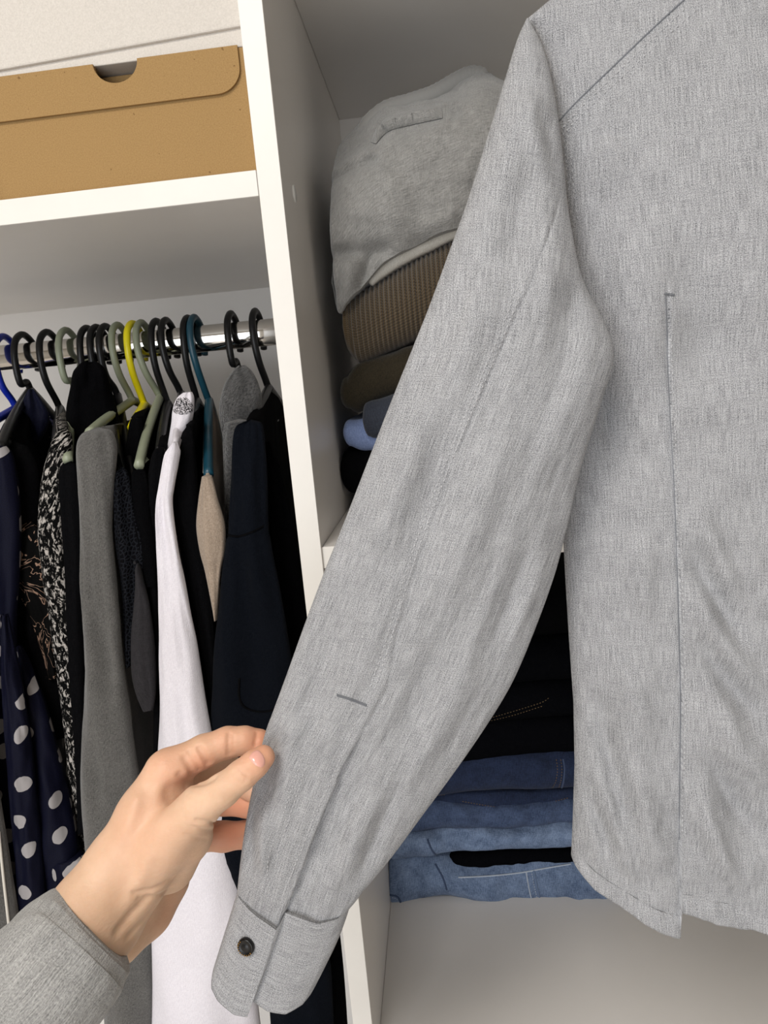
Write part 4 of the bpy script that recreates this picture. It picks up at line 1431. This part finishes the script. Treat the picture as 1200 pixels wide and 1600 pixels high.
# ------------------------------------------------------------------ the hand
def sdf_mesh(chains, palm, creases, res, kf=.004, kp=.010):
    allp = [q for c_ in chains for q in c_] + [q for c_ in palm for q in c_]
    A = np.array([q[0] for q in allp])
    rm = max(q[1] for q in allp) + .008
    lo_, hi_ = A.min(0) - rm, A.max(0) + rm
    n = np.ceil((hi_ - lo_) / res).astype(int) + 1
    ax_ = [lo_[i] + res * np.arange(n[i]) for i in range(3)]
    G = np.stack(np.meshgrid(*ax_, indexing='ij'), -1).astype(np.float32)

    def cone(a, b_, ra, rb_):
        ba = (b_ - a).astype(np.float32)
        pa = G - a.astype(np.float32)
        h = np.clip((pa @ ba) / (ba @ ba), 0, 1)
        return np.sqrt(((pa - h[..., None] * ba) ** 2).sum(-1)) - (ra + (rb_ - ra) * h)

    def smin(a, b_, k):
        h = np.maximum(k - np.abs(a - b_), 0) / k
        return np.minimum(a, b_) - h * h * h * k / 6
    D = None
    for c_ in palm:
        for i in range(len(c_) - 1):
            d = cone(c_[i][0], c_[i + 1][0], c_[i][1], c_[i + 1][1])
            D = d if D is None else smin(D, d, kp)
    Fg = None
    for c_ in chains:
        X = None
        for i in range(len(c_) - 1):
            d = cone(c_[i][0], c_[i + 1][0], c_[i][1], c_[i + 1][1])
            X = d if X is None else smin(X, d, kf)
        Fg = X if Fg is None else np.minimum(Fg, X)
    D = smin(D, Fg, .009)
    near = np.argwhere(np.abs(D) < .005)
    gp = G[tuple(near.T)]
    dv = D[tuple(near.T)]
    add = {}
    for a, b_, w, amp, f0, f1 in creases:
        ba = (b_ - a).astype(np.float32)
        pa = gp - a.astype(np.float32)
        h = np.clip((pa @ ba) / (ba @ ba), 0, 1)
        q2 = ((pa - h[..., None] * ba) ** 2).sum(-1)
        fade = np.ones_like(h)
        if f0:
            fade = fade * h ** .5
        if f1:
            fade = fade * (1 - h) ** .5
        v = amp * np.exp(-q2 / (w * w)) * fade
        kk = (w, amp)
        if kk in add:
            add[kk] = np.maximum(add[kk], v) if amp > 0 else np.minimum(add[kk], v)
        else:
            add[kk] = v
    if creases:
        D[tuple(near.T)] = dv + sum(add.values())
    # surface nets
    ins = D < 0
    c8 = [(i, j, k) for i in (0, 1) for j in (0, 1) for k in (0, 1)]
    sh_ = tuple(x - 1 for x in D.shape)
    cnt = np.zeros(sh_, np.int8)
    for i, j, k in c8:
        cnt += ins[i:i + sh_[0], j:j + sh_[1], k:k + sh_[2]]
    act = (cnt > 0) & (cnt < 8)
    ids = np.full(sh_, -1, np.int64)
    ii = np.argwhere(act)
    ids[act] = np.arange(len(ii))
    acc = np.zeros((len(ii), 3))
    num = np.zeros(len(ii))
    for p in c8:
        for ax in range(3):
            if p[ax] == 0:
                q_ = list(p)
                q_[ax] = 1
                a = D[tuple((ii + np.array(p)).T)]
                b_ = D[tuple((ii + np.array(q_)).T)]
                m = (a < 0) != (b_ < 0)
                t = np.where(m, a / np.where(m, a - b_, 1), 0)
                pt = np.array(p, float)[None] + 0
                pt = np.repeat(pt, len(ii), 0)
                pt[:, ax] += t
                acc += pt * m[:, None]
                num += m
    V_ = (ii + acc / num[:, None]) * res + lo_
    Fs = []
    for ax in range(3):
        u_, v_ = (ax + 1) % 3, (ax + 2) % 3
        sl0 = [slice(1, -1)] * 3
        sl1 = [slice(1, -1)] * 3
        sl0[ax] = slice(0, -1)
        sl1[ax] = slice(1, None)
        a, b_ = ins[tuple(sl0)], ins[tuple(sl1)]
        e_ = np.argwhere(a != b_)
        base = e_.copy()
        base[:, u_] += 1
        base[:, v_] += 1
        fl = a[tuple(e_.T)]

        def at_(du, dv):
            z = base.copy()
            z[:, u_] -= du
            z[:, v_] -= dv
            return ids[tuple(z.T)]
        qd = np.stack([at_(1, 1), at_(0, 1), at_(0, 0), at_(1, 0)], 1)
        qd = np.where(fl[:, None], qd, qd[:, ::-1])
        Fs.append(qd)
    Fs = np.concatenate(Fs)
    Fs = Fs[(Fs >= 0).all(1)]
    return V_, Fs


def J(px, py, Y, r):
    p = P(px, py, Y)
    return (p, r * mpp(p))


thumb = [J(252, 1318, -.288, 38), J(314, 1258, -.292, 31), J(348, 1235, -.292, 25.5), J(378, 1211, -.289, 23), J(398, 1194, -.285, 21), J(411, 1183, -.281, 18.5)]
index = [J(268, 1200, -.262, 29), J(318, 1174, -.254, 25), J(356, 1160, -.249, 23.5), J(382, 1157, -.247, 21), J(404, 1160, -.245, 19), J(428, 1170, -.243, 16)]
middle = [J(278, 1228, -.244, 27), J(325, 1212, -.233, 25), J(360, 1208, -.230, 24), J(392, 1228, -.229, 21), J(424, 1246, -.236, 17)]
ring = [J(276, 1264, -.236, 26), J(318, 1252, -.226, 23), J(350, 1250, -.223, 22.5), J(388, 1255, -.225, 21), J(420, 1260, -.232, 17)]
pinky = [J(268, 1305, -.232, 25), J(318, 1306, -.222, 22.5), J(350, 1307, -.220, 22), J(385, 1304, -.223, 20), J(416, 1298, -.230, 16)]
palm = [
    [J(258, 1208, -.264, 33), J(228, 1272, -.276, 42), J(188, 1352, -.288, 52), J(140, 1424, -.306, 60), J(90, 1490, -.330, 66)],
    [J(255, 1320, -.287, 42), J(205, 1378, -.288, 50), J(165, 1440, -.300, 54), J(110, 1510, -.325, 60)],
    [J(268, 1240, -.245, 30), J(232, 1330, -.255, 42), J(205, 1400, -.270, 46)],
    [J(262, 1310, -.238, 36), J(248, 1372, -.245, 44), J(222, 1418, -.258, 46), J(180, 1462, -.285, 46)],
    [J(312, 1262, -.286, 30), J(290, 1305, -.276, 38), J(264, 1350, -.265, 42)],
    [J(272, 1208, -.262, 28), J(270, 1262, -.258, 34)],
]


FING = [thumb, index, middle, ring, pinky]
hv, hf = sdf_mesh(FING, palm, [], .0026)
b0 = BVHTree.FromPolygons([Vector(q) for q in hv], [[int(i) for i in q] for q in hf])
creases = []
for path, w, amp in (
    ([(358, 1143), (357, 1162), (358, 1181)], .0013, .0016), ([(365, 1146), (364, 1164), (364, 1179)], .0010, .0009), ([(402, 1143), (400, 1156), (398, 1167)], .0012, .0014),
    ([(309, 1165), (320, 1184), (327, 1194)], .0018, .0026), ([(286, 1180), (298, 1198), (303, 1218)], .0020, .0026), ([(294, 1172), (304, 1188), (312, 1206)], .0016, .0018),
    ([(277, 1208), (292, 1219), (306, 1226)], .0018, .0022), ([(264, 1238), (282, 1232), (300, 1225)], .0055, .0048), ([(304, 1226), (322, 1222), (338, 1214)], .0020, .0020),
    ([(365, 1203), (375, 1217), (385, 1221)], .0011, .0011), ([(371, 1198), (379, 1208), (388, 1212)], .0011, .0010), ([(360, 1208), (368, 1222), (376, 1228)], .0010, .0006),
    ([(304, 1281), (322, 1284), (344, 1285)], .0013, .0018), ([(296, 1290), (316, 1296), (336, 1298)], .0012, .0007), ([(286, 1302), (306, 1309), (326, 1312)], .0012, .0006),
    ([(203, 1394), (238, 1390), (272, 1370)], .0018, .0016), ([(212, 1404), (244, 1400), (270, 1386)], .0014, .0012), ([(177, 1463), (206, 1428), (236, 1398)], .0026, .0020),
    ([(196, 1468), (222, 1440), (246, 1412)], .0018, .0014), ([(214, 1240), (205, 1280), (186, 1316)], .0045, -.0012), ([(236, 1222), (228, 1260), (214, 1300)], .005, .0012),
    ([(232, 1330), (220, 1372), (192, 1420)], .004, -.0012)):
    q = [x for x in (hit(b0, *c) for c in cr(path, 7)) if x]
    for i in range(len(q) - 1):
        creases.append((q[i][0], q[i + 1][0], w, amp, i == 0, i == len(q) - 2))
hv, hf = sdf_mesh(FING, palm, creases, .0010)
PERSON = mk('person', hv, hf, M['skin'])
tag(PERSON, 'bare left hand reaching from a grey heather sleeve to pinch the shirt cuff', 'person')
fl = PERSON.data.attributes.new('flush', 'FLOAT', 'POINT')
kn = [(P(404, 1184, -.282), .014, .8), (P(405, 1160, -.246), .016, .9), (P(360, 1160, -.25), .02, .5), (P(375, 1265, -.23), .02, .9), (P(365, 1305, -.225), .022, .9), (P(318, 1212, -.27), .016, .8),
      (P(262, 1188, -.27), .02, .4), (P(225, 1290, -.29), .03, .25), (P(262, 1425, -.26), .02, .3)]
fv = np.zeros(len(hv))
for p, w, a in kn:
    fv = np.maximum(fv, a * np.exp(-((hv - p) ** 2).sum(1) / (w * w)))
fl.data.foreach_set('value', fv.astype(np.float32))
bH = bvh_of(PERSON)
patch('thumbnail', bH, [(389, 1184), (394, 1176), (402, 1172), (409, 1177), (414, 1187), (413, 1196), (407, 1199), (397, 1194)], M['nail'], PERSON, .0004, 6, 28, .0004, {'label': 'short pink thumbnail'})

# sweatshirt sleeve of the person
ctr = [(150, 1442, -.309, 72), (146, 1446, -.310, 82), (136, 1457, -.313, 91), (118, 1478, -.319, 99), (98, 1502, -.326, 104), (70, 1534, -.334, 108), (10, 1596, -.347, 116), (-70, 1676, -.366, 124), (-190, 1790, -.395, 136), (-330, 1920, -.43, 150)]
cc = np.array([np.append(P(a, b_, y), r * mpp(P(a, b_, y))) for a, b_, y, r in ctr])
ARM0 = cc[-1]
cc = np.vstack([cc, ARM0 + [-.035, -.07, -.03, .004], ARM0 + [-.03, -.18, .00, .010], ARM0 + [.01, -.31, .08, .016], ARM0 + [.05, -.42, .18, .022]])
cs = cr(cc, 210)
axd = np.gradient(cs[:, :3], axis=0)
axd /= np.linalg.norm(axd, axis=1)[:, None]
rows = []
an = np.linspace(0, 2 * math.pi, 90, endpoint=False)
for i in range(210):
    t = axd[min(209, max(i, 12))]
    n1 = np.cross(t, [0, 1, 0])
    n1 /= np.linalg.norm(n1)
    n2 = np.cross(t, n1)
    u = i / 149
    rr = cs[i, 3] * (1 + .018 * fbm(np.cos(an) * 2.2 + u * 3, np.sin(an) * 2.2 + u * 9, 51))
    rows.append(cs[i, :3] + (np.cos(an)[:, None] * n1 + np.sin(an)[:, None] * n2) * rr[:, None])
rows = np.array(rows)
# turn the opening inwards so the cuff has thickness
inn = []
for k in range(12, 0, -1):
    p = rows[min(k * 2, 149)]
    c_ = p.mean(0)
    inn.append(c_ + (p - c_) * .90)
rows = np.concatenate([np.array(inn), rows], 0)
PS = loft('sweatshirt_sleeve', rows, M['sweatshirt'], PERSON, True, (False, True), False, None, {'label': 'grey heather sweatshirt sleeve pushed back at the wrist'})
